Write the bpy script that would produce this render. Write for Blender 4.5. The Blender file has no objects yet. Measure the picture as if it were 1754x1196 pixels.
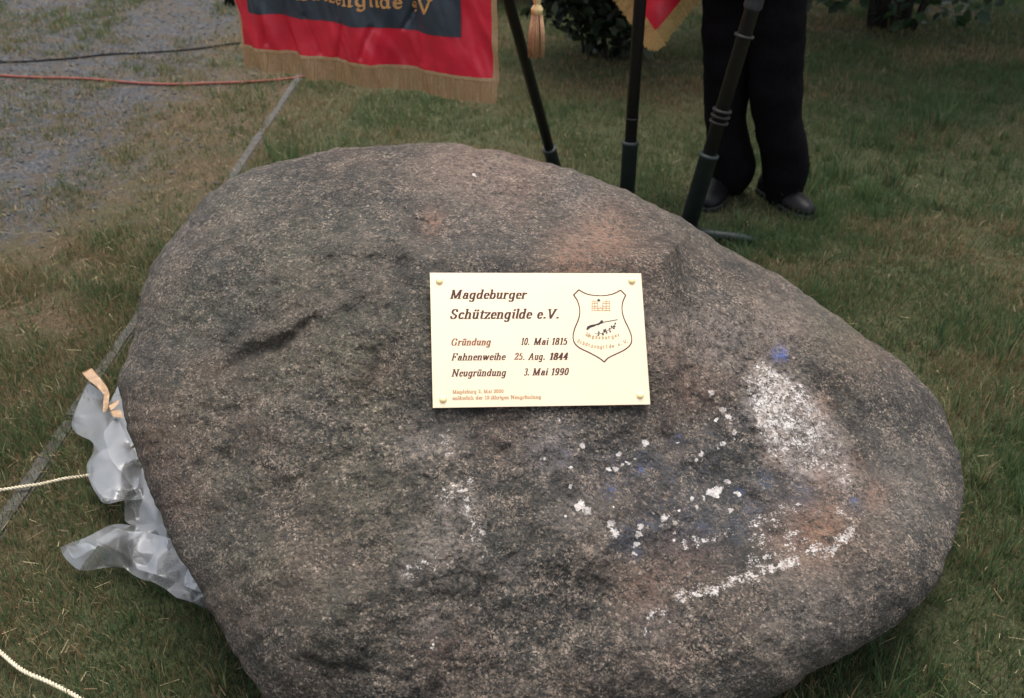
import bpy, bmesh, math, random
import numpy as np
from mathutils import Vector, Matrix, geometry

random.seed(7)
rng = np.random.default_rng(11)
sc = bpy.context.scene
COL = sc.collection

# ------------------------------------------------------------------ camera
PITCH = math.radians(33.4)
FPX = 1705.0
CAM = np.array([0.0, 0.0, 1.6])
FW = np.array([0, math.cos(PITCH), -math.sin(PITCH)])
UP = np.array([0, math.sin(PITCH), math.cos(PITCH)])
RT = np.array([1.0, 0, 0])
cam = bpy.data.objects.new('camera', bpy.data.cameras.new('camera'))
COL.objects.link(cam)
cam.location = CAM
cam.rotation_euler = (math.pi/2 - PITCH, 0, 0)
cam.data.sensor_width = 36
cam.data.lens = 35.0
cam.data.clip_start = 0.05
cam.data.clip_end = 800
cam.data.dof.use_dof = True
cam.data.dof.focus_distance = 1.98
cam.data.dof.aperture_fstop = 5.0
sc.camera = cam

# ------------------------------------------------------------------ light
SUN_EL, SUN_AZ = math.radians(75), math.radians(12)   # azimuth of the sun measured from +y towards +x
world = bpy.data.worlds.new('World'); sc.world = world; world.use_nodes = True
wn = world.node_tree; wn.nodes.clear()
wo = wn.nodes.new('ShaderNodeOutputWorld'); wb = wn.nodes.new('ShaderNodeBackground')
sky = wn.nodes.new('ShaderNodeTexSky'); sky.sky_type = 'NISHITA'; sky.sun_disc = False
sky.sun_elevation = SUN_EL; sky.sun_rotation = SUN_AZ
sky.air_density = 1.0; sky.dust_density = 4.0; sky.ozone_density = 1.0
hs = wn.nodes.new('ShaderNodeHueSaturation'); hs.inputs['Saturation'].default_value = 0.40
wn.links.new(sky.outputs[0], hs.inputs['Color']); wn.links.new(hs.outputs[0], wb.inputs[0])
wb.inputs[1].default_value = 0.13
wn.links.new(wb.outputs[0], wo.inputs[0])
sun = bpy.data.objects.new('sun', bpy.data.lights.new('sun', 'SUN'))
COL.objects.link(sun)
sun.data.energy = 1.5; sun.data.angle = math.radians(38); sun.data.color = (1.0, 0.945, 0.86)
sd = Vector((math.sin(SUN_AZ)*math.cos(SUN_EL), math.cos(SUN_AZ)*math.cos(SUN_EL), math.sin(SUN_EL)))
sun.rotation_euler = sd.to_track_quat('Z', 'Y').to_euler()
sc.view_settings.view_transform = 'Standard'
sc.view_settings.look = 'None'
sc.view_settings.gamma = 1
sc.view_settings.use_curve_mapping = False
sc.view_settings.exposure = 1.08

# ------------------------------------------------------------------ helpers
def ray(px, py):
    px = np.asarray(px, float); py = np.asarray(py, float)
    return FW + ((px-877)/FPX)[..., None]*RT - ((py-598)/FPX)[..., None]*UP
def un(px, py, d):
    return CAM + ray(px, py)*np.asarray(d, float)[..., None]
def gnd(px, py, h=0.0):
    r = ray(px, py); t = (h-CAM[2])/r[..., 2]
    return CAM + r*np.asarray(t)[..., None]
def aty(px, py, y):
    r = ray(px, py); t = y/r[..., 1]
    return CAM + r*np.asarray(t)[..., None]
def proj(P):
    Q = np.asarray(P)-CAM
    d = Q@FW
    d = np.where(np.abs(d) < 1e-6, 1e-6, d)
    return 877+FPX*(Q@RT)/d, 598-FPX*(Q@UP)/d, d

def tag(o, label=None, cat=None, group=None, kind=None):
    if label: o['label'] = label
    if cat: o['category'] = cat
    if group: o['group'] = group
    if kind: o['kind'] = kind
    return o
def link(name, me, parent=None, mat=None, smooth=True):
    o = bpy.data.objects.new(name, me); COL.objects.link(o)
    if parent is not None:
        o.parent = parent
        o.matrix_parent_inverse = Matrix.Translation(-Vector(parent.location))
    if mat is not None and len(me.materials) == 0: me.materials.append(mat)
    if smooth and len(me.polygons):
        me.polygons.foreach_set('use_smooth', np.ones(len(me.polygons), bool))
    return o
def empty(name, loc):
    o = bpy.data.objects.new(name, None); COL.objects.link(o); o.location = tuple(map(float, loc)); o.empty_display_size = .1
    return o
def mesh_np(name, V, faces):
    """V (n,3); faces: list of index arrays (m,k)"""
    me = bpy.data.meshes.new(name)
    V = np.asarray(V, np.float32)
    me.vertices.add(len(V)); me.vertices.foreach_set('co', V.ravel())
    if isinstance(faces, np.ndarray): faces = [faces]
    loops = np.concatenate([f.ravel() for f in faces]).astype(np.int32)
    starts = []; s = 0
    for f in faces:
        k = f.shape[1]; starts.append(s+np.arange(len(f))*k); s += f.size
    starts = np.concatenate(starts).astype(np.int32)
    me.loops.add(len(loops)); me.loops.foreach_set('vertex_index', loops)
    me.polygons.add(len(starts)); me.polygons.foreach_set('loop_start', starts)
    me.update(calc_edges=True); me.validate()
    return me
def fattr(me, name, arr):
    a = me.attributes.new(name, 'FLOAT', 'POINT'); a.data.foreach_set('value', np.asarray(arr, np.float32))
def cattr(me, name, arr):
    a = me.attributes.new(name, 'FLOAT_COLOR', 'POINT')
    c = np.ones((len(arr), 4), np.float32); c[:, :3] = arr
    a.data.foreach_set('color', c.ravel())

def _hash(ix, iy, iz, s):
    h = (ix.astype(np.uint32)*np.uint32(374761393) + iy.astype(np.uint32)*np.uint32(668265263)
         + iz.astype(np.uint32)*np.uint32(2147483647) + np.uint32((s*1274126177) & 0xffffffff))
    h = (h ^ (h >> np.uint32(13)))*np.uint32(1274126177)
    h = h ^ (h >> np.uint32(16))
    return (h & np.uint32(0xffffff)).astype(np.float64)/float(0xffffff)*2-1
def vnoise(P, s=0):
    with np.errstate(over='ignore'):
        I = np.floor(P); f = P-I; f = f*f*(3-2*f); I = I.astype(np.int64)
        r = 0
        for a in (0, 1):
            wx = f[..., 0] if a else 1-f[..., 0]
            for b in (0, 1):
                wy = f[..., 1] if b else 1-f[..., 1]
                for c in (0, 1):
                    wz = f[..., 2] if c else 1-f[..., 2]
                    r = r + wx*wy*wz*_hash(I[..., 0]+a, I[..., 1]+b, I[..., 2]+c, s)
    return r
def fbm(P, scale, octv=4, s=0, gain=.5):
    P = np.asarray(P, float)*scale; a = 1; r = 0; t = 0
    for k in range(octv):
        r = r+a*vnoise(P+k*17.3, s+k); t += a; a *= gain; P = P*2.03
    return r/t
def sstep(a, b, x):
    t = np.clip((x-a)/(b-a), 0, 1); return t*t*(3-2*t)
def catmull(pts, n, closed=False):
    P = np.asarray(pts, float)
    if closed: P = np.vstack([P[-1], P, P[0], P[1]])
    else: P = np.vstack([2*P[0]-P[1], P, 2*P[-1]-P[-2]])
    out = []
    for i in range(1, len(P)-2):
        t = np.linspace(0, 1, 24, endpoint=False)[:, None]
        out.append(.5*((2*P[i])+(-P[i-1]+P[i+1])*t+(2*P[i-1]-5*P[i]+4*P[i+1]-P[i+2])*t**2+(-P[i-1]+3*P[i]-3*P[i+1]+P[i+2])*t**3))
    if not closed: out.append(P[-2:-1])
    Q = np.vstack(out)
    if closed: Q = np.vstack([Q, Q[:1]])
    L = np.concatenate([[0], np.cumsum(np.linalg.norm(np.diff(Q, axis=0), axis=1))])
    s = np.linspace(0, L[-1], n, endpoint=not closed)
    return np.stack([np.interp(s, L, Q[:, k]) for k in range(Q.shape[1])], 1)
def frames(path):
    T = np.gradient(path, axis=0); T /= np.linalg.norm(T, axis=1)[:, None]+1e-12
    N = []; ref = np.array([0, 0, 1.0]) if abs(T[0][2]) < .9 else np.array([1.0, 0, 0])
    n = np.cross(T[0], ref); n /= np.linalg.norm(n)
    for t in T:
        n = n-t*(n@t); n /= np.linalg.norm(n)+1e-12; N.append(n)
    N = np.array(N); return T, N, np.cross(T, N)
def tube(path, rad, seg=10, cap=True):
    """returns V, quads, tris-caps as lists"""
    path = np.asarray(path, float); n = len(path)
    rad = np.broadcast_to(np.asarray(rad, float), (n,))
    T, N, B = frames(path)
    a = np.arange(seg)/seg*2*math.pi
    V = path[:, None]+rad[:, None, None]*(np.cos(a)[None, :, None]*N[:, None]+np.sin(a)[None, :, None]*B[:, None])
    V = V.reshape(-1, 3)
    i = np.arange(n-1)[:, None]*seg; j = np.arange(seg)[None]; j2 = (j+1) % seg
    Q = np.stack([i+j, i+j2, i+seg+j2, i+seg+j], -1).reshape(-1, 4)
    if cap:
        V = np.vstack([V, path[0], path[-1]]); c0 = n*seg
        j = np.arange(seg); j2 = (j+1) % seg
        t = np.vstack([np.stack([np.full(seg, c0), j2, j], 1), np.stack([np.full(seg, c0+1), (n-1)*seg+j, (n-1)*seg+j2], 1)])
        return V, Q, t
    return V, Q, np.zeros((0, 3), int)
def join(parts):
    Vs = []; Qs = []; Ts = []; o = 0
    for V, Q, T in parts:
        Vs.append(V); Qs.append(np.asarray(Q).reshape(-1, 4)+o); Ts.append(np.asarray(T).reshape(-1, 3)+o); o += len(V)
    return np.vstack(Vs), [f for f in (np.vstack(Qs), np.vstack(Ts)) if len(f)]
def tube_obj(name, path, rad, mat, parent=None, seg=12):
    V, F = join([tube(path, rad, seg)])
    return link(name, mesh_np(name, V, F), parent, mat)
def lathe_along(p0, p1, prof, seg=20):
    """prof: (t in metres along the axis from p0, radius)"""
    p0 = np.asarray(p0, float); d = np.asarray(p1, float)-p0; d /= np.linalg.norm(d)
    path = np.array([p0+d*t for t, r in prof])
    V, Q, T = [], [], []
    ref = np.array([1.0, 0, 0]) if abs(d[0]) < .9 else np.array([0, 1.0, 0])
    n = np.cross(d, ref); n /= np.linalg.norm(n); b = np.cross(d, n)
    a = np.arange(seg)/seg*2*math.pi
    for pt, (t, r) in zip(path, prof): V.append(pt+r*(np.cos(a)[:, None]*n+np.sin(a)[:, None]*b))
    V = np.vstack(V); m = len(prof)
    i = np.arange(m-1)[:, None]*seg; j = np.arange(seg)[None]; j2 = (j+1) % seg
    Q = np.stack([i+j, i+j2, i+seg+j2, i+seg+j], -1).reshape(-1, 4)
    V = np.vstack([V, path[0], path[-1]]); c0 = m*seg; j = np.arange(seg); j2 = (j+1) % seg
    T = np.vstack([np.stack([np.full(seg, c0), j2, j], 1), np.stack([np.full(seg, c0+1), (m-1)*seg+j, (m-1)*seg+j2], 1)])
    return V, Q, T
def np_obj(name, parts, mat, parent=None, smooth=True):
    V, F = join(parts); return link(name, mesh_np(name, V, F), parent, mat, smooth)
def box_part(c, ax, ay, az):
    """centre and three half-axis vectors"""
    c = np.asarray(c, float); V = []
    for sx in (-1, 1):
        for sy in (-1, 1):
            for sz in (-1, 1): V.append(c+sx*np.asarray(ax)+sy*np.asarray(ay)+sz*np.asarray(az))
    Q = np.array([[0, 1, 3, 2], [4, 6, 7, 5], [0, 4, 5, 1], [2, 3, 7, 6], [0, 2, 6, 4], [1, 5, 7, 3]])
    return np.array(V), Q, np.zeros((0, 3), int)

# ------------------------------------------------------------------ materials
def mat(name, color=(.5, .5, .5), rough=.6, metal=0.0, var=.15, vscale=40, bump=0.0, bscale=200, spec=.5, sheen=0.0, double=False):
    m = bpy.data.materials.new(name); m.use_nodes = True; t = m.node_tree; N = t.nodes; L = t.links
    b = N['Principled BSDF']; b.inputs['Roughness'].default_value = rough; b.inputs['Metallic'].default_value = metal
    b.inputs['Specular IOR Level'].default_value = spec
    if sheen: b.inputs['Sheen Weight'].default_value = sheen
    tc = N.new('ShaderNodeTexCoord')
    n = N.new('ShaderNodeTexNoise'); n.inputs['Scale'].default_value = vscale; n.inputs['Detail'].default_value = 4
    L.new(tc.outputs['Object'], n.inputs['Vector'])
    mr = N.new('ShaderNodeMapRange'); mr.inputs['From Min'].default_value = .3; mr.inputs['From Max'].default_value = .7
    mr.inputs['To Min'].default_value = 1-var; mr.inputs['To Max'].default_value = 1+var
    L.new(n.outputs['Fac'], mr.inputs['Value'])
    mx = N.new('ShaderNodeVectorMath'); mx.operation = 'SCALE'; mx.inputs[0].default_value = color
    L.new(mr.outputs[0], mx.inputs['Scale']); L.new(mx.outputs[0], b.inputs['Base Color'])
    if bump:
        n2 = N.new('ShaderNodeTexNoise'); n2.inputs['Scale'].default_value = bscale; n2.inputs['Detail'].default_value = 3
        L.new(tc.outputs['Object'], n2.inputs['Vector'])
        bp = N.new('ShaderNodeBump'); bp.inputs['Strength'].default_value = bump; bp.inputs['Distance'].default_value = .003
        L.new(n2.outputs['Fac'], bp.inputs['Height']); L.new(bp.outputs[0], b.inputs['Normal'])
    return m
def ramp(N, stops, interp='LINEAR'):
    r = N.new('ShaderNodeValToRGB'); e = r.color_ramp.elements; r.color_ramp.interpolation = interp
    while len(e) > 1: e.remove(e[-1])
    e[0].position, c = stops[0][0], stops[0][1]; e[0].color = (*c, 1)
    for p, c in stops[1:]:
        x = e.new(p); x.color = (*c, 1)
    return r
def mixc(N, L, fac, a, b, mode='MIX'):
    m = N.new('ShaderNodeMix'); m.data_type = 'RGBA'; m.blend_type = mode; m.clamp_factor = True
    for s, v in (('Factor', fac),):
        if hasattr(v, 'type') or hasattr(v, 'is_linked'): L.new(v, m.inputs[0])
        else: m.inputs[0].default_value = v
    for k, v in ((6, a), (7, b)):
        if isinstance(v, tuple): m.inputs[k].default_value = (*v, 1)
        else: L.new(v, m.inputs[k])
    return m.outputs[2]
def mth(N, L, op, a, b=None, clamp=False):
    m = N.new('ShaderNodeMath'); m.operation = op; m.use_clamp = clamp
    for k, v in ((0, a), (1, b)):
        if v is None: continue
        if isinstance(v, (int, float)): m.inputs[k].default_value = v
        else: L.new(v, m.inputs[k])
    return m.outputs[0]
def mrange(N, L, v, a, b, c=0., d=1., smooth=False):
    m = N.new('ShaderNodeMapRange'); L.new(v, m.inputs['Value'])
    if smooth: m.interpolation_type = 'SMOOTHSTEP'
    for k, x in (('From Min', a), ('From Max', b), ('To Min', c), ('To Max', d)): m.inputs[k].default_value = x
    return m.outputs[0]

def granite_material():
    m = bpy.data.materials.new('weathered_granite'); m.use_nodes = True; t = m.node_tree; N = t.nodes; L = t.links
    b = N['Principled BSDF']; tc = N.new('ShaderNodeTexCoord'); O = tc.outputs['Object']
    def noise(s, det=4, rough=.55):
        n = N.new('ShaderNodeTexNoise'); n.inputs['Scale'].default_value = s; n.inputs['Detail'].default_value = det
        n.inputs['Roughness'].default_value = rough; L.new(O, n.inputs['Vector']); return n
    def att(name):
        a = N.new('ShaderNodeAttribute'); a.attribute_name = name; return a.outputs['Fac']
    # warp the coordinates a little so that grains are irregular
    w = noise(180, 2); wv = N.new('ShaderNodeVectorMath'); wv.operation = 'SCALE'; L.new(w.outputs['Color'], wv.inputs[0]); wv.inputs['Scale'].default_value = .006
    wa = N.new('ShaderNodeVectorMath'); wa.operation = 'ADD'; L.new(O, wa.inputs[0]); L.new(wv.outputs[0], wa.inputs[1])
    v1 = N.new('ShaderNodeTexVoronoi'); v1.inputs['Scale'].default_value = 250; L.new(wa.outputs[0], v1.inputs['Vector'])
    v2 = N.new('ShaderNodeTexVoronoi'); v2.inputs['Scale'].default_value = 145; L.new(wa.outputs[0], v2.inputs['Vector'])
    s1 = N.new('ShaderNodeSeparateColor'); L.new(v1.outputs['Color'], s1.inputs[0])
    s2 = N.new('ShaderNodeSeparateColor'); L.new(v2.outputs['Color'], s2.inputs[0])
    g = ramp(N, [(0, (.004, .004, .004)), (.25, (.014, .013, .012)), (.40, (.052, .048, .040)), (.60, (.096, .083, .067)), (.80, (.155, .123, .094)), (.92, (.27, .205, .155)), (1, (.50, .41, .33))])
    L.new(s1.outputs[0], g.inputs[0])
    g2 = ramp(N, [(0, (.007, .007, .007)), (.30, (.028, .027, .023)), (.6, (.085, .075, .061)), (.88, (.155, .118, .088)), (1, (.27, .21, .16))])
    L.new(s2.outputs[1], g2.inputs[0])
    c = mixc(N, L, .36, g.outputs[0], g2.outputs[0])
    v3 = N.new('ShaderNodeTexVoronoi'); v3.inputs['Scale'].default_value = 350; L.new(wa.outputs[0], v3.inputs['Vector'])
    s3 = N.new('ShaderNodeSeparateColor'); L.new(v3.outputs['Color'], s3.inputs[0])
    nk = noise(38, 5, .7); thr = mth(N, L, 'ADD', s3.outputs[0], mth(N, L, 'MULTIPLY', mth(N, L, 'SUBTRACT', nk.outputs['Fac'], .5), 2.2))
    c = mixc(N, L, mrange(N, L, thr, .24, .17), c, (.012, .013, .013))
    npk = noise(16, 4, .6); tp3 = mth(N, L, 'ADD', s3.outputs[2], mth(N, L, 'MULTIPLY', mth(N, L, 'SUBTRACT', npk.outputs['Fac'], .5), 1.6))
    c = mixc(N, L, mrange(N, L, tp3, .96, 1.02), c, (.245, .185, .145))
    # mid-scale mottling
    n1 = noise(26, 7, .72); n9 = noise(9, 4, .6); nm = mth(N, L, 'ADD', mth(N, L, 'MULTIPLY', n1.outputs['Fac'], .7), mth(N, L, 'MULTIPLY', n9.outputs['Fac'], .3)); f = mrange(N, L, nm, .39, .62, .24, 1.25)
    sc_ = N.new('ShaderNodeVectorMath'); sc_.operation = 'SCALE'; L.new(c, sc_.inputs[0]); L.new(f, sc_.inputs['Scale']); c = sc_.outputs[0]
    n0 = noise(4.5, 4, .6)
    c = mixc(N, L, mrange(N, L, n0.outputs['Fac'], .48, .68, 0, .30), c, (.125, .082, .058), 'MIX')
    nb = noise(3.1, 4, .6); nb.inputs['Distortion'].default_value = .3
    c = mixc(N, L, mrange(N, L, nb.outputs['Fac'], .46, .66, 0, .30), c, (.056, .057, .047), 'MIX')
    # painted-attribute tints (mineral stains, with crack shade painted into the dark tint)
    nf = noise(85, 5, .8); nff = mrange(N, L, nf.outputs['Fac'], .40, .60, .0, 1.0)
    def layer(c, name, col, strength=1.0, fac=nff):
        k = mth(N, L, 'MULTIPLY', att(name), fac); k = mth(N, L, 'MULTIPLY', k, strength, True)
        return mixc(N, L, k, c, col)
    c = layer(c, 'rust', (.29, .145, .085), .75)
    c = layer(c, 'umber', (.12, .06, .04), .75)
    c = layer(c, 'moss', (.11, .11, .065), .8)
    c = layer(c, 'pale', (.30, .25, .225), .85)
    c = layer(c, 'dark', (.025, .024, .023), .9)  # shade of the cracks put into the colour, with further dark spots
    c = layer(c, 'blue', (.045, .060, .095), .85)
    c = layer(c, 'vivid_blue', (.05, .11, .36), .9)
    # white paint remnants: attribute pushed through fine noise
    nw = noise(260, 3, .6); nw2 = noise(110, 4, .7)
    wsum = mth(N, L, 'ADD', mth(N, L, 'MULTIPLY', nw.outputs['Fac'], .5), mth(N, L, 'MULTIPLY', nw2.outputs['Fac'], .5))
    nw3 = noise(48, 5, .75); wsum = mth(N, L, 'ADD', mth(N, L, 'MULTIPLY', wsum, .66), mth(N, L, 'MULTIPLY', nw3.outputs['Fac'], .34)); k = mth(N, L, 'ADD', att('white'), wsum)
    k = mrange(N, L, k, .940, 1.0)
    wd = noise(33, 4, .7); wc = ramp(N, [(.35, (.36, .31, .28)), (.6, (.66, .62, .59))]); L.new(wd.outputs['Fac'], wc.inputs[0]); c = mixc(N, L, mth(N, L, 'MULTIPLY', k, .93), c, wc.outputs[0])
    L.new(c, b.inputs['Base Color'])
    r = mrange(N, L, n1.outputs['Fac'], .3, .7, .62, .85); L.new(r, b.inputs['Roughness'])
    b.inputs['Specular IOR Level'].default_value = .45
    # relief
    h1 = noise(150, 5, .7); h2 = noise(42, 4, .6)
    hh = mth(N, L, 'ADD', mth(N, L, 'MULTIPLY', h1.outputs['Fac'], .55), mth(N, L, 'MULTIPLY', h2.outputs['Fac'], .9))
    bp = N.new('ShaderNodeBump'); bp.inputs['Strength'].default_value = 1.0; bp.inputs['Distance'].default_value = .012
    L.new(hh, bp.inputs['Height']); L.new(bp.outputs[0], b.inputs['Normal'])
    return m

def ground_material():
    m = bpy.data.materials.new('soil_and_gravel'); m.use_nodes = True; t = m.node_tree; N = t.nodes; L = t.links
    b = N['Principled BSDF']; tc = N.new('ShaderNodeTexCoord'); O = tc.outputs['Object']
    def noise(s, det=5, rough=.6):
        n = N.new('ShaderNodeTexNoise'); n.inputs['Scale'].default_value = s; n.inputs['Detail'].default_value = det
        n.inputs['Roughness'].default_value = rough; L.new(O, n.inputs['Vector']); return n
    a = N.new('ShaderNodeAttribute'); a.attribute_name = 'gravel'
    n1 = noise(85, 7, .8); soil = ramp(N, [(.32, (.025, .020, .012)), (.5, (.085, .062, .036)), (.66, (.18, .120, .068))]); L.new(n1.outputs['Fac'], soil.inputs[0])
    n3 = noise(2.2, 4); soil2 = mixc(N, L, mrange(N, L, n3.outputs['Fac'], .42, .72), soil.outputs[0], (.060, .062, .030))
    v = N.new('ShaderNodeTexVoronoi'); v.inputs['Scale'].default_value = 95; L.new(O, v.inputs['Vector'])
    sp = N.new('ShaderNodeSeparateColor'); L.new(v.outputs['Color'], sp.inputs[0])
    gr = ramp(N, [(0, (.030, .032, .036)), (.4, (.058, .061, .068)), (.8, (.080, .083, .089)), (1, (.12, .117, .115))]); L.new(sp.outputs[0], gr.inputs[0])
    n2 = noise(11, 6, .7); gr2 = mixc(N, L, mrange(N, L, n2.outputs['Fac'], .46, .64, .0, .85), gr.outputs[0], (.085, .062, .040))
    n4 = noise(17, 4); mask = mth(N, L, 'ADD', a.outputs['Fac'], mth(N, L, 'MULTIPLY', mth(N, L, 'SUBTRACT', n4.outputs['Fac'], .5), 1.1))
    al = N.new('ShaderNodeAttribute'); al.attribute_name = 'lawn'
    thatch = ramp(N, [(.34, (.020, .028, .013)), (.52, (.060, .074, .033)), (.68, (.125, .115, .060))]); L.new(n1.outputs['Fac'], thatch.inputs[0])
    soil2 = mixc(N, L, mth(N, L, 'MULTIPLY', al.outputs['Fac'], .85), soil2, thatch.outputs[0])
    c = mixc(N, L, mrange(N, L, mask, .22, .78), soil2, gr2)
    L.new(c, b.inputs['Base Color']); b.inputs['Roughness'].default_value = .95; b.inputs['Specular IOR Level'].default_value = .2
    bp = N.new('ShaderNodeBump'); bp.inputs['Strength'].default_value = .9; bp.inputs['Distance'].default_value = .01
    hh = mth(N, L, 'ADD', n1.outputs['Fac'], mth(N, L, 'MULTIPLY', v.outputs['Distance'], .6)); L.new(hh, bp.inputs['Height'])
    L.new(bp.outputs[0], b.inputs['Normal'])
    return m

def blade_material(name, rough=.55, trans=.35):
    m = bpy.data.materials.new(name); m.use_nodes = True; t = m.node_tree; N = t.nodes; L = t.links
    N.remove(N['Principled BSDF']); out = [n for n in N if n.type == 'OUTPUT_MATERIAL'][0]
    a = N.new('ShaderNodeAttribute'); a.attribute_name = 'tint'
    d = N.new('ShaderNodeBsdfPrincipled'); d.inputs['Roughness'].default_value = rough; d.inputs['Specular IOR Level'].default_value = .3
    tr = N.new('ShaderNodeBsdfTranslucent'); mx = N.new('ShaderNodeMixShader'); mx.inputs[0].default_value = trans
    L.new(a.outputs['Color'], d.inputs['Base Color']); L.new(a.outputs['Color'], tr.inputs['Color'])
    L.new(d.outputs[0], mx.inputs[1]); L.new(tr.outputs[0], mx.inputs[2]); L.new(mx.outputs[0], out.inputs[0])
    return m

def satin(name, col, rough=.34, fine=900):
    m = bpy.data.materials.new(name); m.use_nodes = True; t = m.node_tree; N = t.nodes; L = t.links
    b = N['Principled BSDF']; tc = N.new('ShaderNodeTexCoord'); O = tc.outputs['Object']
    n = N.new('ShaderNodeTexNoise'); n.inputs['Scale'].default_value = 14; n.inputs['Detail'].default_value = 4; L.new(O, n.inputs['Vector'])
    k = mrange(N, L, n.outputs['Fac'], .3, .7, .85, 1.15)
    s = N.new('ShaderNodeVectorMath'); s.operation = 'SCALE'; s.inputs[0].default_value = col; L.new(k, s.inputs['Scale']); L.new(s.outputs[0], b.inputs['Base Color'])
    b.inputs['Roughness'].default_value = rough; b.inputs['Specular IOR Level'].default_value = .5
    b.inputs['Sheen Weight'].default_value = .25; b.inputs['Sheen Tint'].default_value = (*col, 1)
    w = N.new('ShaderNodeTexNoise'); w.inputs['Scale'].default_value = fine; L.new(O, w.inputs['Vector'])
    bp = N.new('ShaderNodeBump'); bp.inputs['Strength'].default_value = .25; bp.inputs['Distance'].default_value = .001
    L.new(w.outputs['Fac'], bp.inputs['Height']); L.new(bp.outputs[0], b.inputs['Normal'])
    return m

M = dict(
    granite=granite_material(), ground=ground_material(),
    blade=blade_material('grass_blades'), leaf=blade_material('shrub_leaves', .45, .25),
    concrete=mat('grey_concrete', (.060, .056, .050), .9, 0, .3, 30, .6, 160),
    pebble=mat('grey_pebbles', (.075, .076, .080), .85, 0, .5, 23, .3, 300),
    brass=mat('polished_brass', (.99, .80, .56), .38, .72, .03, 9, .04, 500),
    screw=mat('brass_screw', (.95, .78, .42), .5, .5, .05, 60),
    ink=mat('dark_brown_lettering', (.06, .012, .008), .6, 0, .2, 90),
    ink_soft=mat('faded_orange_lettering', (.46, .28, .15), .6, 0, .25, 150),
    ink_mid=mat('worn_brown_lettering', (.20, .075, .04), .6, 0, .3, 150),
    ink_black=mat('black_engraving', (.02, .015, .02), .6, 0, .2, 90),
    red=satin('red_satin', (.66, .022, .045), .25), grey=satin('slate_satin', (.034, .046, .060), .36),
    gold_fringe=mat('old_gold_fringe', (.46, .28, .14), .55, 0, .25, 260),
    gold=mat('yellow_gold_fringe', (.58, .38, .14), .45, 0, .3, 260),
    gold_bright=mat('pale_gold_thread', (.80, .62, .28), .35, .2, .2, 200),
    gold_thread=mat('gold_embroidery', (.62, .30, .10), .4, 0, .25, 400),
    tassel=mat('tassel_thread', (.58, .35, .19), .5, 0, .3, 260),
    pole=mat('black_lacquered_pole', (.010, .008, .008), .38, 0, .3, 30),
    sleeve=mat('dark_green_steel', (.020, .030, .027), .5, .2, .25, 25, .2, 120),
    ring=mat('dull_metal_ring', (.018, .016, .013), .6, .3, .2, 50),
    collar=mat('grey_metal_collar', (.06, .06, .066), .45, .3, .25, 60),
    wool=mat('black_wool', (.0065, .0058, .0068), .95, 0, .2, 60, .3, 900, .04, .0),
    shoe=mat('black_leather', (.006, .0055, .007), .5, 0, .2, 60, 0, 200, .25),
    sole=mat('black_rubber', (.012, .012, .012), .8, 0, .2, 60),
    skin=mat('skin', (.50, .32, .24), .55, 0, .06, 30), hair=mat('brown_hair', (.06, .04, .025), .6, 0, .3, 120, .5, 300),
    shirt=mat('white_shirt', (.7, .7, .7), .8, 0, .05, 60),
    hose=mat('red_rubber_hose', (.22, .052, .035), .7, 0, .2, 40), cable=mat('black_cable', (.008, .008, .010), .95, 0, .2, 40),
    rope=mat('cream_cord', (.62, .55, .40), .8, 0, .25, 200, .5, 600),
    bark=mat('dark_bark', (.018, .015, .012), .9, 0, .4, 40, .8, 120),
    tape=mat('brown_packing_tape', (.36, .23, .13), .35, 0, .25, 45, .15, 90),
    plastic=None)

# clear, slightly milky crumpled film
pm = bpy.data.materials.new('milky_plastic_film'); pm.use_nodes = True
N = pm.node_tree.nodes; L = pm.node_tree.links; out = [n for n in N if n.type == 'OUTPUT_MATERIAL'][0]; N.remove(N['Principled BSDF'])
tc = N.new('ShaderNodeTexCoord'); nz = N.new('ShaderNodeTexNoise'); nz.inputs['Scale'].default_value = 11; nz.inputs['Detail'].default_value = 5; L.new(tc.outputs['Object'], nz.inputs['Vector'])
tp = N.new('ShaderNodeBsdfTransparent'); tp.inputs[0].default_value = (.95, .96, .97, 1)
df = N.new('ShaderNodeBsdfDiffuse'); df.inputs[0].default_value = (.30, .305, .31, 1)
tl = N.new('ShaderNodeBsdfTranslucent'); tl.inputs[0].default_value = (.30, .305, .31, 1)
gl = N.new('ShaderNodeBsdfGlossy'); gl.inputs['Roughness'].default_value = .30; gl.inputs[0].default_value = (.55, .55, .55, 1)
m1 = N.new('ShaderNodeMixShader'); m1.inputs[0].default_value = .35; L.new(df.outputs[0], m1.inputs[1]); L.new(tl.outputs[0], m1.inputs[2])
m2 = N.new('ShaderNodeMixShader'); L.new(mrange(N, L, nz.outputs['Fac'], .38, .62, .34, .50), m2.inputs[0]); L.new(tp.outputs[0], m2.inputs[1]); L.new(m1.outputs[0], m2.inputs[2])
fr = N.new('ShaderNodeFresnel'); fr.inputs[0].default_value = 1.5
fa = mth(N, L, 'MULTIPLY_ADD', fr.outputs[0], .35); fa.node.inputs[2].default_value = .0
m3 = N.new('ShaderNodeMixShader'); L.new(fa, m3.inputs[0]); L.new(m2.outputs[0], m3.inputs[1]); L.new(gl.outputs[0], m3.inputs[2])
n2 = N.new('ShaderNodeTexNoise'); n2.inputs['Scale'].default_value = 60; n2.inputs['Detail'].default_value = 4; L.new(tc.outputs['Object'], n2.inputs['Vector'])
bp = N.new('ShaderNodeBump'); bp.inputs['Strength'].default_value = .25; bp.inputs['Distance'].default_value = .003; L.new(n2.outputs['Fac'], bp.inputs['Height'])
L.new(bp.outputs[0], gl.inputs['Normal']); L.new(bp.outputs[0], df.inputs['Normal'])
L.new(m3.outputs[0], out.inputs[0]); M['plastic'] = pm

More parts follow.
